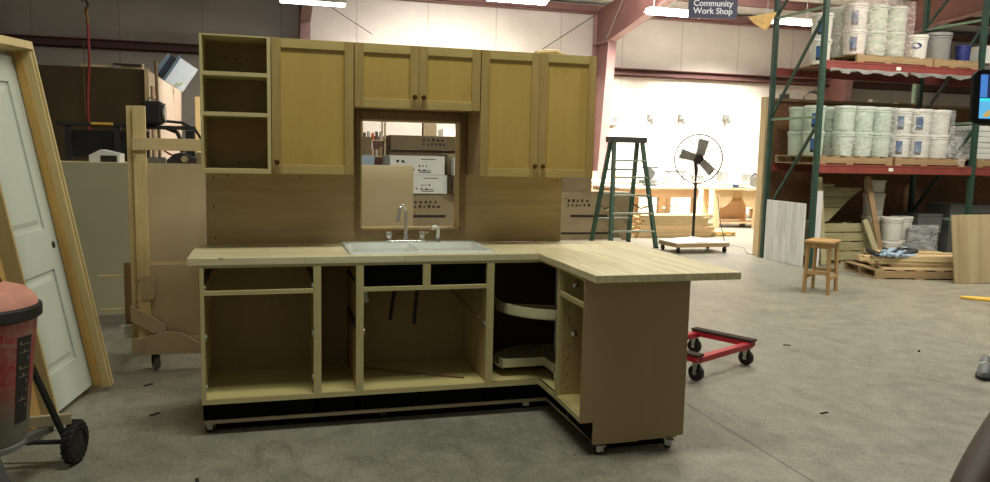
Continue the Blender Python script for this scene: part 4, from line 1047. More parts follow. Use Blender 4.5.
# ------------------------------------------------------------------ pallet rack
t = thing('pallet_rack', 'tall green and red steel pallet rack at the right', 'rack', (7.96, 4.67, 0), 0)
RD = 1.14
def upright(x):
    for y in (0, RD):
        p = B().box(x-.035, x+.035, y-.035, y+.035, .0, 5.0).build('post', 'green', t, .004)
        b = B()
        for i in range(88):
            z = .12+i*.055
            if y == 0: b.box(x-.018, x-.006, y-.0375, y-.0345, z, z+.022).box(x+.0345, x+.0375, y+.0, y+.012, z, z+.022)
            else: b.box(x-.018, x-.006, y-.0375, y-.0345, z, z+.022)
        b.build('slots', 'ink', p)
        B().box(x-.06, x+.06, y-.06, y+.06, 0, .008).build('foot_plate', 'green', t)
    for za, zb in ((.72, 1.55+.35), (1.75, 2.75+.25), (3.05, 3.85)):
        pass
    zs = [.68, 2.19, 3.74, 4.85]
    for i, z in enumerate(zs): B().bar((x, .035, z), (x, RD-.035, z), .03, .035).build('horizontal_brace', 'lgreen', t)
    for z0, z1 in ((.74, 2.08), (2.26, 3.62), (3.80, 4.8)):
        B().bar((x, RD-.035, z0), (x, .035, z1), .03, .04).build('diagonal_brace', 'green', t)
for x in (0, 2.84, 5.68): upright(x)
for i, z in enumerate((1.39, 2.865, 4.6)):
    for x0 in (0, 2.84):
        for y in (-.01, RD+.01):
            bm_ = B().box(x0+.037, x0+2.803, y-.022, y+.022, z, z+.125).box(x0+.037, x0+2.803, y-.028, y+.028, z+.10, z+.127).build('beam', 'beam', t, .004)
        B().box(x0+.3, x0+2.6, .03, RD-.03, z+.105, z+.125).build('deck', 'osb', t) if z < 4 else None
        if z < 4: B().box(x0+1.25, x0+1.33, -.035, -.0325, z+.04, z+.09).build('load_label', 'white', t)

# pallets on rack
def pallet(label, loc, rz=0, L=1.15, Dp=1.0, mat='pallet', grp=None):
    t = thing('wooden_pallet', label, 'pallet', loc, rz)
    for y in (0, Dp/2-.02, Dp-.04): B().box(0, L, y, y+.04, .018, .105).build('stringer', mat, t)
    for i in range(6):
        y = i*(L-.12)/5; B().box(y, y+.12, 0, Dp, .105, .122).build('deck_board', mat, t, .001)
    for i in (0, 2, 5):
        y = i*(L-.12)/5; B().box(y, y+.12, 0, Dp, 0, .018).build('bottom_board', mat, t)
    return t
zl = 1.518; zu_ = 2.993
pallet('pallet under the pale green pails on the lower rack level', (8.05, 4.72, zl), L=1.3, Dp=1.05)
pallet('pallet under the white pails on the lower rack level', (9.40, 4.72, zl), L=1.3, Dp=1.05)
pallet('pallet under the white parcels at the right of the lower rack level', (10.95, 4.72, zl), L=1.2, Dp=1.05)
pallet('pallet under the wrapped pails on the top rack level', (8.55, 4.68, zu_), L=1.35, Dp=1.05)
pallet('pallet under the loose pails on the top rack level', (9.925, 4.68, zu_), L=.83, Dp=1.05)
ZL, ZUP = zl+.1235, zu_+.1235
# pails
def make_pail(label, mat, loc, lab=None, h=.37, r=.15, rz=0, grp=None, lidmat=None):
    t = thing('pail', label, 'pail', loc, rz, grp)
    B().lathe([(0, 0), (r*.88, 0), (r*.9, .01), (r*.985, h*.84)], (0, 0, 0), 'Z', 28).build('body', mat, t, smooth=True)
    B().lathe([(r*.99, h*.78), (r*1.03, h*.785), (r*1.03, h*.84), (r*.99, h*.85)], (0, 0, 0), 'Z', 28).build('collar', mat, t, smooth=True)
    B().lathe([(r*1.02, h*.86), (r*1.06, h*.87), (r*1.06, h*.96), (r*1.0, h*.985), (r*.92, h*.97), (0, h*.965)], (0, 0, 0), 'Z', 28).build('lid', lidmat or mat, t, smooth=True)
    if lab:
        n = 8; b = B(); rr_ = lambda z: r*(.9+(z/h)*.1)+.002
        a0, a1 = lab
        V = [[b.bm.verts.new((rr_(z)*math.cos(R(a0+(a1-a0)*i/n)), rr_(z)*math.sin(R(a0+(a1-a0)*i/n)), z)) for i in range(n+1)] for z in (h*.12, h*.68)]
        for i in range(n): b.bm.faces.new((V[0][i], V[0][i+1], V[1][i+1], V[1][i]))
        lo = b.build('label', 'blue', t)
        b = B()
        for z0, z1, k0, k1 in ((.13, .24, .0, 1),):
            V = [[b.bm.verts.new((rr_(z)*math.cos(R(a0+(a1-a0)*(k0+(k1-k0)*i/4)))*1.012, rr_(z)*math.sin(R(a0+(a1-a0)*(k0+(k1-k0)*i/4)))*1.012, z)) for i in range(5)] for z in (h*z0, h*z1)]
            for i in range(4): b.bm.faces.new((V[0][i], V[0][i+1], V[1][i+1], V[1][i]))
        b.build('label_print', 'ink', lo)
    return t
pg = make_pail('pale green pail in the front row on the lower rack level', 'pailgreen', (8.60, 4.92, ZL), grp='pale green pails on the lower rack level')
for x in (8.60, 8.93, 9.26):
    for k in range(2):
        for y in (4.92, 5.25, 5.58):
            if (x, k, y) == (8.60, 0, 4.92): continue
            clone(pg, (x, y, ZL+k*.372), label='pale green pail standing on the pallet at the left of the lower rack level')
pg['label'] = 'pale green pail standing on the pallet at the left of the lower rack level'
pgl = make_pail('pale pail with blue label left of the rack post, lower of two', 'pailgreen', (8.22, 5.10, ZL), (-152, -116)); pgl.rotation_euler[2] = R(8)
clone(pgl, (8.22, 5.10, ZL+.372), label='pale pail with blue label left of the rack post, upper of two')
for k in range(2): 
    c = clone(pg, (8.25, 5.5, ZL+k*.372), label='pale green pail standing on the pallet at the left of the lower rack level')
pw = make_pail('white pail with blue label between green pails and clear pail, lower of two', 'pailwhite', (9.66, 4.95, ZL), (-152, -116)); 
clone(pw, (9.66, 4.95, ZL+.372), label='white pail with blue label beside the green pails, upper of two')
pw2 = make_pail('white pail with blue label in the middle of the lower level, lower of two', 'pailwhite', (10.01, 4.95, ZL), (-152, -116), r=.165)
clone(pw2, (10.01, 4.95, ZL+.372), label='white pail with blue label in the middle of the lower level, upper of two')
pw3 = make_pail('plain white pail at the right of the labelled pails, lower of two', 'pailwhite', (10.36, 4.95, ZL), r=.165)
clone(pw3, (10.36, 4.95, ZL+.372), label='plain white pail at the right of the labelled pails, upper of two')
# wrap over lower pails
def wrap(name, label, x0, x1, y0, y1, z0, z1, mat, flap=False):
    b = B(); n = 14
    pts = rrect(x0, x1, y0, y1, .06)
    for i in range(n+1): pass
    rings = []
    for j in range(7):
        z = z0+(z1-z0)*j/6
        rings.append([b.bm.verts.new((p[0]+random.uniform(-.008, .008), p[1]+random.uniform(-.008, .008), z)) for p in pts])
    for A, Bq in zip(rings, rings[1:]):
        m = len(A)
        for i in range(m): b.bm.faces.new((A[i], A[(i+1) % m], Bq[(i+1) % m], Bq[i]))
    if flap:
        V = [(x1-.02, y0-.02, z0+.35), (x1+.12, y0-.06, z0+.28), (x1+.05, y0-.07, z0+.10), (x1+.16, y0-.08, z0-.02), (x1+.06, y0-.08, z0-.20), (x1-.02, y0-.06, z0-.02), (x1-.25, y0-.04, z0+.08)]
        b.bm.faces.new([b.bm.verts.new(v) for v in V])
    o = b.build(name, mat, smooth=True); return tag(o, label, 'plastic wrap')
wrap('stretch_wrap', 'clear stretch wrap around the pale green pails', 8.42, 9.44, 4.745, 5.76, ZL+.01, ZL+.74, 'film')
wrap('stretch_wrap', 'torn clear stretch wrap around the white pails with a loose flap', 9.47, 10.54, 4.77, 5.13, ZL+.01, ZL+.74, 'film', True)
# right parcels
par = None
for k in range(6):
    o = B().box(0, .55, 0, .5, 0, .085).build('white_parcel', 'wbox', None, .012)
    tag(o, 'flat white parcel in the stack at the right end of the lower rack level', 'parcel', 'flat white parcels on the rack'); single(o, (10.98+random.uniform(-.03, .03), 4.85, ZL+k*.087), random.uniform(-3, 3))
for k in range(6):
    o = B().box(0, .5, 0, .5, 0, .085).build('white_parcel', 'wbox', None, .012)
    tag(o, 'flat white parcel in the stack at the right end of the lower rack level', 'parcel', 'flat white parcels on the rack'); single(o, (11.6+random.uniform(-.02, .02), 4.85, ZL+k*.087), random.uniform(-2, 2))
t = thing('crumpled_bag', 'crumpled grey plastic bag between white pails and parcels', 'bag', (10.65, 5.0, ZL))
t2 = B().lathe([(0, 0), (.10, .01), (.13, .08), (.09, .16), (.05, .2), (0, .21)], (0, 0, 0), 'Z', 12).build('bag_body', 'grey', t); 
for v in t2.data.vertices: v.co *= random.uniform(.85, 1.15)
# top level pails
pt = make_pail('white pail with blue label in the wrapped block, lower front', 'pailwhite', (8.66, 4.90, ZUP), (-152, -116), r=.16)
ptg = make_pail('pale pail inside the wrapped block on the top rack level', 'pailgreen', (9.02, 4.90, ZUP), r=.16, grp='wrapped pails on the top rack level')
for (x, y, k) in ((9.36, 4.9, 0), (8.66, 5.25, 0), (9.02, 5.25, 0), (9.36, 5.25, 0), (9.02, 4.9, 1), (9.36, 4.9, 1), (8.66, 5.25, 1), (9.02, 5.25, 1), (9.36, 5.25, 1)):
    clone(ptg, (x, y, ZUP+k*.372), label='pale pail inside the wrapped block on the top rack level')
clone(pt, (8.66, 4.90, ZUP+.372), label='white pail with blue label in the wrapped block, upper front')
wrap('stretch_wrap', 'pinkish stretch wrap around the pails on the top rack level', 8.47, 9.58, 4.71, 5.46, ZUP+.01, ZUP+.80, 'filmpink')
pl2 = make_pail('white pail with dark label behind the green post on the top level', 'pailwhite', (8.28, 5.15, zu_+.0), (-152, -116), r=.15)
clone(pl2, (8.28, 5.15, zu_+.372), label='white pail stacked behind the green post on the top level')
p5 = make_pail('white pail with oval blue label on the top rack level', 'pailwhite', (9.80, 4.92, ZUP), None, h=.36, r=.155)
b = B(); n = 16
V = [b.bm.verts.new(((.155)*math.cos(R(-132+28*math.cos(2*math.pi*i/n))), (.155)*math.sin(R(-132+28*math.cos(2*math.pi*i/n))), .19+.045*math.sin(2*math.pi*i/n))) for i in range(n)]; b.bm.faces.new(V)
b.build('oval_label', 'pailblue', p5)
make_pail('large grey pail on the top rack level', 'pailgrey', (10.20, 4.92, ZUP), None, h=.42, r=.185)
make_pail('small blue pail behind the other blue pail on the top rack level', 'pailblue', (10.50, 5.10, ZUP), None, h=.26, r=.10)
make_pail('small blue pail on the top rack level right of the grey pail', 'pailblue', (10.63, 4.86, ZUP), None, h=.25, r=.105)
for i, (x, h_) in enumerate(((10.98, .26), (11.42, .34))):
    t = thing('white_carton', ['low white carton beside the blue pails', 'white carton at the right end of the top rack level'][i], 'box', (x, 4.8, ZUP+(0 if i == 0 else -.12))); B().box(0, .34, 0, .4, 0, h_).build('box_body', 'wbox', t, .006); B().box(-.005, .345, -.005, .405, h_*.8, h_+.004).build('lid', 'white', t, .004)
# crumpled wrap hanging on upper beam
b = B()
for x0 in (0, 1.4):
    pts = []
    n = 26
    V = [[b.bm.verts.new((8.06+x0+1.35*i/n, 4.67-.045+random.uniform(-.012, .012), z+(.02*math.sin(i*.9+x0)+random.uniform(-.012, .012))*(1 if z < 2.86 else .2))) for i in range(n+1)] for z in (2.835, 2.86, 2.885)]
    for A, Bq in zip(V, V[1:]):
        for i in range(n): b.bm.faces.new((A[i], A[i+1], Bq[i+1], Bq[i]))
tag(b.build('hanging_plastic', 'pailgrey', smooth=True), 'crumpled white plastic strip hanging below the top rack beam', 'plastic')
# second rack behind, seen between levels
t = thing('rear_rack_post', 'lone light green perforated rack post behind the partition', 'post', (11.75, 6.9, 0))
B().box(-.05, .05, -.04, .04, 0, 3.1).build('post_body', 'lgreen', t); b = B()
for i in range(40): b.box(-.02, .0, -.042, -.04, .9+i*.055, .92+i*.055)
b.build('slots', 'ink', t)
t = thing('coiled_hose', 'coil of grey hose on top of the partition behind the rack', 'hose', (8.95, 6.1, 2.546))
for k in range(3): B().tube([(.16*math.cos(math.pi*i/12), .02*k, .16*math.sin(math.pi*i/12)*(1-.1*k)) for i in range(13)], .013, 8).build('coil', ['white', 'grey', 'grey'][k], t, smooth=True)
tag(single(B().box(0, .12, 0, .1, 0, .08).build('small_block', 'grey'), (8.35, 6.08, 2.546)), 'small grey block on the left end of the partition top', 'block')
tag(single(B().box(0, .5, 0, .1, 0, .025).build('loose_board', 'pinelight'), (10.6, 6.05, 2.546), 4), 'pale loose board on the partition top in the middle', 'board')
tag(single(B().box(0, .1, 0, .1, 0, .06).build('small_block', 'white'), (10.1, 6.08, 2.546)), 'small white block on the partition top in the middle', 'block')

# ------------------------------------------------------------------ under the rack
t = thing('corrugated_sheet', 'white corrugated sheet leaning between the green rack posts', 'sheet', (7.90, 4.74, 0))
t.rotation_euler = (0, R(7), R(87.5))
b = B(); n = 72; L = 1.0
def zc(i): return (.0, .018, .018, 0)[i % 4]
V = [[], []]
for i in range(n+1):
    x = L*i/n
    V[0].append(b.bm.verts.new((x, zc(i), 0.005))); V[1].append(b.bm.verts.new((x+(0), zc(i), .94)))
for i in range(n): b.bm.faces.new((V[0][i], V[0][i+1], V[1][i+1], V[1][i]))
o = b.build('ribbed_panel', 'corr', t); sm = o.modifiers.new('s', 'SOLIDIFY'); sm.thickness = .004
t.rotation_euler = (0, 0, R(88)); 
# white door edge behind front post
tag(single(B().box(0, .10, 0, .04, 0, 1.12).build('white_board', 'corr'), (8.12, 4.80, 0)), 'narrow white board standing just right of the front rack post', 'board')
# slatted bench/pallet stacks
t = thing('slatted_crate', 'greenish slatted wooden crate end under the rack', 'crate', (8.28, 5.0, 0), 0)
for i in range(4):
    z = .06+i*.145; B().box(.0, 1.1, 0, .02, z, z+.125).build('slat', 'palletg', t, .002)
for x in (0.02, .52, 1.02): B().box(x, x+.06, .02, .06, 0, .63).build('post', 'palletz', t)
B().box(0, 1.1, .5, .52, .06, .6).build('rear_board', 'palletg', t)
t = thing('triangular_panel', 'pale triangular plank panel with a slanted edge above the slatted crate', 'panel', (8.36, 5.15, .0), 0)
for i, (z0, z1, xr0, xr1) in enumerate(((1.02, 1.16, .68, .86), (.86, 1.01, .50, .66), (.64, .85, .26, .49))):
    B().prism([(.0, z0), (xr0, z0), (xr1, z1), (.0, z1)], 'Y', 0, .02).build('plank', 'palletg', t, .002)
B().box(0, .05, .02, .06, .0, 1.2).build('post', 'palletz', t)
tag(single(B().box(0, .3, 0, .08, 0, .05).build('loose_board', 'palletg'), (8.4, 5.16, 1.165)), 'short board lying on the triangular plank panel', 'board')
def lean(label, p, q, w, th, mat='palletz'):
    return tag(B().bar(p, q, w, th, (0, 1, 0)).build('leaning_board', mat, None, .002), label, 'board')
lean('pale stud leaning up to the rack beam beside the front post', (8.34, 4.84, .02), (8.21, 4.90, 1.32), .09, .035, 'palletz')
lean('long pale stud leaning under the rack beside the white pails', (9.43, 4.86, .02), (9.09, 4.92, 1.34), .09, .035, 'pallet')
lean('short stud leaning on the slatted crate', (9.34, 4.80, .02), (9.12, 4.95, .68), .09, .035, 'palletz')
# pail stacks under rack
pu = make_pail('white pail', 'pailwhite', (9.62, 5.35, .02), None, h=.36, r=.16)
pu.location.z = 0
labs = ['white pail on the floor of the tall stack under the rack', 'second white pail from the floor in the tall stack', 'third white pail of the tall stack under the rack', 'topmost white pail of the tall stack under the rack']
pu['label'] = labs[0]
for k in range(1, 4): clone(pu, (9.62, 5.35, .362*k if k < 3 else .94), label=labs[k])
for o in bpy.data.objects:
    if o.get('label') == labs[3]: o.location.z = .362*3; o.scale.z = .55
clone(pu, (9.67, 4.98, 0), label='white pail at the floor in front of the tall pail stack')
clone(pu, (9.67, 4.98, .362), label='white pail stacked on the front one under the rack')
clone(pu, (10.06, 5.2, 0), label='white pail right of the tall stack, on the floor')
clone(pu, (10.05, 5.2, .362), label='white pail right of the tall stack, upper one')
wrap('plastic_sheet', 'loose clear plastic draped beside the pail stack under the rack', 9.95, 10.5, 4.9, 4.96, .0, .6, 'film')
# dark storage boxes at right
for i, (x, z, w_, h_, lab_) in enumerate(((10.28, 0, .47, .45, 'dark grey storage box on the floor behind the plywood sheet'), (10.28, .455, .47, .3, 'grey storage box stacked second under the rack'), (10.90, .0, .36, .92, 'tall grey box right of the second rack post'), (11.3, 0, .7, .76, 'large dark box at the right edge under the rack'), (11.3, .765, .5, .14, 'pale flat carton at the right edge under the rack'))):
    t = thing('storage_box', lab_, 'box', (x, 5.1, z)); B().box(0, w_, 0, .5, 0, h_-.03).build('box_body', ['darkgrey', 'grey', 'grey', 'darkgrey', 'grey'][i], t, .006); B().box(-.008, w_+.008, -.008, .508, h_-.03, h_).build('lid', ['darkgrey', 'grey', 'grey', 'darkgrey', 'grey'][i], t, .004)
tag(single(B().box(0, .42, 0, .02, 0, .55).build('grey_board', 'grey'), (9.95, 4.55, 0.0), rot=(R(-8), R(6), 0)), 'small grey board leaning behind the lumber pallet', 'board')
bpy.data.objects['grey_board'].location = (10.0, 4.95, .0); bpy.data.objects['grey_board'].rotation_euler = (R(-6), 0, 0)

# lumber pallet
PT = Matrix.Rotation(R(-10), 4, 'Z')
prz = -22
t = pallet('floor pallet loaded with lumber offcuts in front of the rack', (8.33, 4.05, 0), -14, L=1.5, Dp=.9)
t.location = (8.20, 3.62, 0)
random.seed(11)
k = 0
for layer in range(5):
    for j in range(6):
        ln = random.uniform(.95, 1.35); w_ = .10
        mat = random.choice(['pine_x', 'pallet', 'pine_x', 'pinelight'])
        o = B().box(0, ln, 0, w_, 0, .036).build('lumber_offcut', mat, None, .002)
        tag(o, 'lumber offcut piled on the floor pallet in front of the rack', 'board', 'lumber offcuts on the floor pallet')
        a = R(-14); sx = .06+random.uniform(-.10, .22)+layer*.05; sy = .03+j*.14+random.uniform(-.005, .005)
        single(o, (8.20+sx*math.cos(a)-sy*math.sin(a), 3.62+sx*math.sin(a)+sy*math.cos(a), .124+layer*.038), -14+random.uniform(-.8, .8))
o = thing('plastic_scrap', 'crumpled blue-grey plastic on the left end of the lumber pile', 'plastic', (8.32, 3.66, .30))
for i in range(9):
    B().tube([(random.uniform(-.12, .5), random.uniform(-.12, .2), random.uniform(0, .1)) for _ in range(4)], [.02, .035, .03, .012], 6).build('crumple', ['bbox', 'darkgrey', 'bbox'][i % 3], o)
# plywood sheet leaning at right
t = tag(B().box(0, 1.25, 0, .018, 0, .91).build('plywood_sheet', 'plyR'), 'plywood sheet standing on edge in front of the rack at the right', 'plywood')
single(t, (8.98, 3.08, 0), rot=(R(-9), R(-1), R(-4)))
# yellow board on floor
t = tag(B().prism([(0, .02), (.06, .10), (.3, .13), (.75, .12), (.75, -.06), (.3, -.05)], 'Z', 0, .03).build('yellow_board', 'yellowply', None, .006), 'yellow board lying flat on the floor at the right edge', 'board')
single(t, (8.10, 2.17, 0), -38)

# stool
t = thing('wooden_stool', 'small square wooden stool standing on the open floor at the right', 'stool', (6.73, 2.88, 0), 37)
sw_, sd_ = .185, .135
B().box(-sw_-.03, sw_+.03, -sd_-.03, sd_+.03, .60, .63).build('seat', 'stoolwood', t, .006)
for sx in (-1, 1):
    for sy in (-1, 1): B().bar((sx*sw_, sy*sd_, 0), (sx*(sw_-.02), sy*(sd_-.015), .60), .035, .035).build('leg', 'stoolwood', t, .003)
for sy in (-1, 1):
    B().box(-sw_+.03, sw_-.03, sy*(sd_-.015)-.01, sy*(sd_-.015)+.01, .54, .60).each('apron', 'stoolwood', t); B().box(-sw_+.02, sw_-.02, sy*sd_-.012, sy*sd_+.012, .17, .215).build('stretcher', 'stoolwood', t)
for sx in (-1, 1):
    B().box(sx*(sw_-.02)-.01, sx*(sw_-.02)+.01, -sd_+.03, sd_-.03, .54, .60).each('apron', 'stoolwood', t); B().box(sx*sw_-.012, sx*sw_+.012, -sd_+.02, sd_-.02, .23, .27).build('stretcher', 'stoolwood', t)

# ------------------------------------------------------------------ person with phone at right edge
rh = Vector((.9616, -.2744, 0)); fh = Vector((.2744, .9616, 0)); cb = Vector((.362, -5.025, 0))
def P(r_, f_, z_): return cb+rh*r_+fh*f_+Vector((0, 0, z_))
def skin(name, verts, edges, radii, mat, parent, root=0, sub=2):
    me = bpy.data.meshes.new(name); me.from_pydata([tuple(v) for v in verts], edges, []); me.materials.append(M[mat])
    o = bpy.data.objects.new(name, me); C.objects.link(o); o.parent = parent
    md = o.modifiers.new('skin', 'SKIN'); me.skin_vertices
    if not me.skin_vertices: pass
    sv = me.skin_vertices[0].data
    for i, r_ in enumerate(radii): sv[i].radius = (r_, r_) if not isinstance(r_, tuple) else r_
    sv[root].use_root = True
    s_ = o.modifiers.new('sub', 'SUBSURF'); s_.levels = sub; s_.render_levels = sub
    return o
def skin_obj(name, verts, edges, radii, mat, parent, root=0):
    bm = bmesh.new(); vs = [bm.verts.new(v) for v in verts]
    for a, b_ in edges: bm.edges.new((vs[a], vs[b_]))
    lay = bm.verts.layers.skin.verify(); bm.verts.ensure_lookup_table()
    for i, r_ in enumerate(radii):
        bm.verts[i][lay].radius = (r_, r_) if not isinstance(r_, tuple) else r_; bm.verts[i][lay].use_root = (i == root)
    me = bpy.data.meshes.new(name); bm.to_mesh(me); bm.free(); me.materials.append(M[mat])
    for p in me.polygons: p.use_smooth = True
    o = bpy.data.objects.new(name, me); C.objects.link(o); o.parent = parent
    md = o.modifiers.new('skin', 'SKIN'); md.use_smooth_shade = True
    s_ = o.modifiers.new('sub', 'SUBSURF'); s_.levels = 2; s_.render_levels = 2
    return o
person = thing('person', 'person in a dark shirt raising a phone, bent arm at the right edge', 'person', (0, 0, 0))
base = P(1.02, .45, 0); 
person.location = base
def Q(r_, f_, z_): return P(r_, f_, z_)-base
V = []; E_ = []; RD_ = []
def add(p, r_, par=None):
    V.append(p); RD_.append(r_)
    if par is not None: E_.append((par, len(V)-1))
    return len(V)-1
pel = add(Q(1.02, .45, .95), (.15, .11)); wst = add(Q(1.02, .45, 1.10), (.13, .10), pel); chs = add(Q(1.02, .46, 1.30), (.15, .11), wst); nkb = add(Q(1.02, .46, 1.43), (.09, .07), chs)
nk = add(Q(1.02, .47, 1.50), .052, nkb); hd0 = add(Q(1.02, .48, 1.57), (.068, .075), nk); hd1 = add(Q(1.02, .48, 1.66), (.075, .09), hd0); hd2 = add(Q(1.02, .47, 1.73), (.055, .065), hd1)
# nose and ears
add(Q(1.02, .585, 1.615), .012, hd0); 
for s_ in (-1, 1):
    sh = add(Q(1.02+s_*.17, .46, 1.39), .06, chs if False else nkb)
    if s_ < 0:
        el = add(Q(.457, .72, 1.212), .044, sh); fm = add(Q(.615, .85, 1.330), .035, el); wr = add(Q(.735, 1.02, 1.56), .027, fm); pm = add(Q(.765, 1.06, 1.615), (.034, .018), wr)
        hp = Q(.765, 1.06, 1.615); fd = Vector((0, 0, 1)); 
    else:
        el = add(Q(1.26, .62, 1.13), .046, sh); fm = add(Q(1.10, .82, 1.34), .036, el); wr = add(Q(.93, 1.02, 1.56), .027, fm); pm = add(Q(.90, 1.06, 1.615), (.034, .018), wr)
    cr = .765 if s_ < 0 else .90
    for i, (dr, ln) in enumerate(((-.030, .055), (-.011, .063), (.009, .060), (.028, .048))):
        k1 = add(Q(cr+dr, 1.10, 1.645), .009, pm); k2 = add(Q(cr+dr, 1.125, 1.645+ln*.35), .0085, k1); k3 = add(Q(cr+dr, 1.117, 1.645+ln*.7), .0075, k2)
    th = add(Q(cr-s_*.02+0, 1.065, 1.65), .0105, pm); add(Q(cr-s_*.03, 1.085, 1.675), .009, th)
for s_ in (-1, 1):
    hp_ = add(Q(1.02+s_*.10, .45, .88), .095, pel); kn = add(Q(1.02+s_*.11, .46, .50), .060, hp_); an = add(Q(1.02+s_*.11, .43, .09), .040, kn); add(Q(1.02+s_*.12, .56, .04), .036, an)
skin_obj('body', V, E_, RD_, 'skin', person)
# clothing
def cloth(name, chain, mat):
    V2 = [c[0] for c in chain]; skin_obj(name, V2, [(c[2], i) for i, c in enumerate(chain) if c[2] is not None], [c[1] for c in chain], mat, person)
cloth('shirt', [(Q(1.02, .45, .93), (.175, .13), None), (Q(1.02, .45, 1.12), (.155, .12), 0), (Q(1.02, .46, 1.30), (.17, .13), 1), (Q(1.02, .46, 1.42), (.11, .085), 2), (Q(.85, .46, 1.39), .075, 3), (Q(.70, .55, 1.30), .066, 4), (Q(1.19, .46, 1.39), .075, 3), (Q(1.23, .55, 1.27), .066, 6)], 'shirt')
cloth('trousers', [(Q(1.02, .45, .95), (.165, .125), None), (Q(.92, .45, .85), .11, 0), (Q(.91, .46, .5), .075, 1), (Q(.91, .43, .10), .06, 2), (Q(1.12, .45, .85), .11, 0), (Q(1.13, .46, .5), .075, 4), (Q(1.13, .43, .10), .06, 5)], 'trousers')
B().lathe([(.0, .115), (.06, .10), (.088, .05), (.094, 0), (.088, -.02)], Q(1.02, .46, 1.67), 'Z', 24).build('hair', 'hair', person, smooth=True)
b = B()
for s_ in (-1, 1): b.lathe([(0, -.012), (.010, -.006), (.012, 0), (.010, .006), (0, .012)], Q(1.02+s_*.032, .562, 1.655), 'Z', 12)
b.build('eyes', 'white', person, smooth=True)
B().tube([Q(.995, .563, 1.575), Q(1.02, .572, 1.572), Q(1.045, .563, 1.575)], .007, 8).build('mouth', 'lid', person, smooth=True)
for s_ in (-1, 1): B().box(-.05, .05, -.13, .14, 0, .08, Matrix.Translation(Q(1.02+s_*.12, .50, 0)) @ Matrix.Rotation(yaw, 4, 'Z')).build('shoe', 'shoe', person, .03)
# phone
t = thing('mobile_phone', 'black mobile phone held up sideways with its bright screen showing the room', 'phone', P(.738, 1.107, 1.675))
t.rotation_euler = (R(-3), 0, yaw)
PW, PH = .077, .0375
def rr2(w, h, r_): return rrect(-w, w, -h, h, r_)
B().prism(rr2(PW, PH, .011), 'Y', -.004, .005).build('case', 'rubber', t, .0015)
sc = B().prism(rr2(PW-.008, PH-.0065, .004), 'Y', -.0046, -.0041).build('screen', 'screendark', t)
B().box(-PW+.0085, PW-.009, -.0050, -.0047, -.030, -.006).build('screen_lower', 'screenlight', sc)
B().box(-PW+.0085, PW-.009, -.0053, -.0050, -.006, -.0025).build('screen_band', 'screencyan', sc)
B().box(-PW+.0085, -PW+.018, -.0053, -.0050, -.001, .030).build('screen_left', 'screenblue', sc)
B().prism([(-.055, .018), (-.030, .026), (-.025, .004), (-.045, .003)], 'Y', -.0053, -.0050).build('screen_white', 'screenwhite', sc)
B().prism([(-.064, -.026), (-.056, -.018), (-.050, -.022), (-.058, -.029)], 'Y', -.0053, -.0050).build('screen_tan', 'screentan', sc)
# shoe at right edge
t = thing('sneaker', 'dark grey-blue sneaker with a pale stripe at the right edge of the floor', 'shoe', (5.50, -.52, 0), 132)
def shoe_mesh():
    b = B(); secs = [(-.13, .030, .085), (-.10, .038, .10), (-.04, .040, .105), (.02, .042, .085), (.08, .045, .06), (.12, .038, .045), (.145, .02, .03)]
    rings = []
    for y, w, h_ in secs:
        rings.append([b.bm.verts.new((w*math.cos(a), y, .022+h_*max(0, math.sin(a))**.7 if math.sin(a) > 0 else .022)) for a in [2*math.pi*i/16 for i in range(16)]])
    for A, Bq in zip(rings, rings[1:]):
        for i in range(16): b.bm.faces.new((A[i], A[(i+1) % 16], Bq[(i+1) % 16], Bq[i]))
    b.bm.faces.new(rings[0]); b.bm.faces.new(rings[-1][::-1]); return b
shoe_mesh().build('upper', 'shoe', t, smooth=True)
B().prism([(-.035, -.135), (.035, -.135), (.046, 0), (.05, .08), (.035, .13), (0, .155), (-.035, .13), (-.05, .08), (-.042, 0)], 'Z', 0, .024).build('sole', 'rubber', t, .004)
B().tube([(-.043, .03, .05), (-.03, .035, .085), (0, .04, .10), (.03, .035, .085), (.043, .03, .05)], .006, 6).build('stripe', 'white', t)
t.scale = (1.15, 1.15, 1.15)

# small debris on floor
random.seed(3)
for i, (x, y) in enumerate(((-.30, -.15), (.02, -1.2), (.10, -1.45), (1.9, -.2), (1.7, -.35), (3.7, -1.0), (4.9, -1.3), (4.6, .6), (5.6, .2), (-.42, .48))):
    o = B().box(-.03, .03, -.008, .008, 0, .006).build('floor_chip', 'ink')
    tag(o, 'small dark wood chip lying on the concrete floor', 'debris', 'wood chips on the floor'); single(o, (x, y, 0), random.uniform(0, 180))

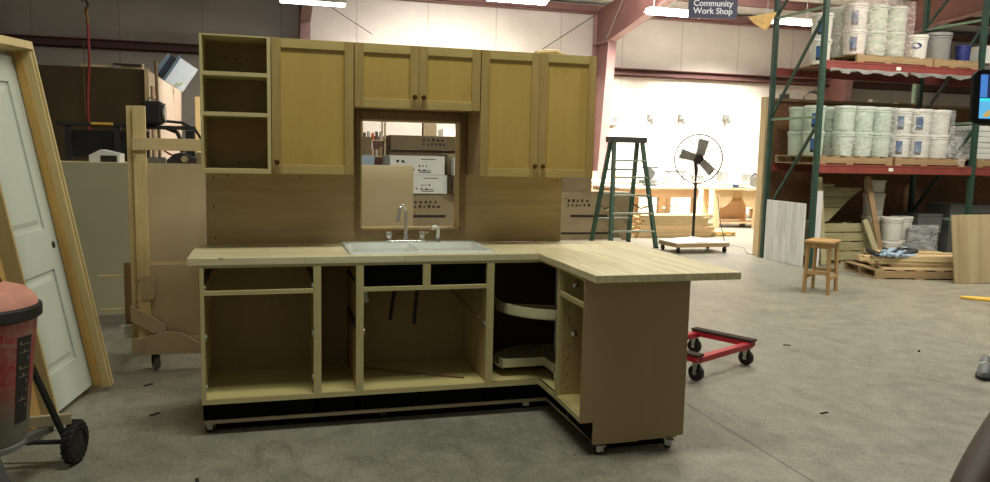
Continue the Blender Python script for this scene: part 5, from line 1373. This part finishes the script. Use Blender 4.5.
# ------------------------------------------------------------------ lights
def area(name, loc, rot, sx, sy, power, col=(1, .95, .85), spread=None):
    l = bpy.data.lights.new(name, 'AREA'); l.shape = 'RECTANGLE'; l.size = sx; l.size_y = sy; l.energy = power; l.color = col
    if spread: l.spread = R(spread)
    o = bpy.data.objects.new(name, l); C.objects.link(o); o.location = loc; o.rotation_euler = rot; return o
def spot(name, loc, target, power, size, blend=.6, col=(1, .95, .88), rad=.4):
    l = bpy.data.lights.new(name, 'SPOT'); l.energy = power; l.spot_size = R(size); l.spot_blend = blend; l.color = col; l.shadow_soft_size = rad
    o = bpy.data.objects.new(name, l); C.objects.link(o); o.location = loc
    d = Vector(target)-Vector(loc); o.rotation_euler = d.to_track_quat('-Z', 'Y').to_euler(); return o
area('workshop_light', (10.0, 10.0, 4.95), (R(8), 0, 0), 7, 2.0, 800, (1, .95, .87), 130)
spot('workshop_spot', (8.3, 9.2, 5.1), (8.6, 14.4, .2), 6800, 60, .3, (1, .94, .86), .6)
spot('workshop_spot', (11.8, 9.2, 5.1), (12.0, 14.4, .2), 6800, 60, .3, (1, .94, .86), .6)
spot('panel_fill_spot', (6.2, -1.2, 4.8), (1.12, .55, 1.25), 520, 14, .4, (1, .97, .84), .1)  # added fill lamp, out of view, brightens the sheet behind the window opening
spot('workshop_spot', (5.0, 9.4, 5.2), (4.5, 14.4, 1.2), 2100, 80, .5, (1, .94, .87), .6)
spot('workshop_spot', (7.5, 8.5, 5.3), (7.6, 8.6, 0), 1500, 90, .7, (1, .95, .87), .6)
spot('side_bay_spot', (2.2, 6.8, 5.0), (-1.0, 8.0, 1.8), 900, 60, .5, (1, .93, .86), .5)
area('wall_wash', (7.0, 11.5, 5.35), (R(40), 0, 0), 12, .6, 230, (1, .96, .92))
area('rack_light', (8.5, 1.5, 5.2), (R(10), 0, 0), 5, 1.2, 390, (1, .93, .82))
area('kitchen_light', (1.2, -1.75, 5.2), (0, 0, 0), 2.6, .6, 135, (.99, 1, .86))
area('kitchen_back_light', (4.0, 3.0, 5.2), (0, 0, 0), 3, 1.5, 150, (1, .98, .85))
w = bpy.data.worlds.new('world'); bpy.context.scene.world = w; w.use_nodes = True
w.node_tree.nodes['Background'].inputs[0].default_value = (.97, 1, .86, 1); w.node_tree.nodes['Background'].inputs[1].default_value = .18
sc_ = bpy.context.scene
sc_.view_settings.view_transform = 'Standard'; sc_.view_settings.look = 'None'; sc_.view_settings.exposure = 0
try:
    sc_.cycles.max_bounces = 8; sc_.cycles.transparent_max_bounces = 12; sc_.cycles.use_denoising = True; sc_.cycles.sample_clamp_indirect = 6
except Exception: pass
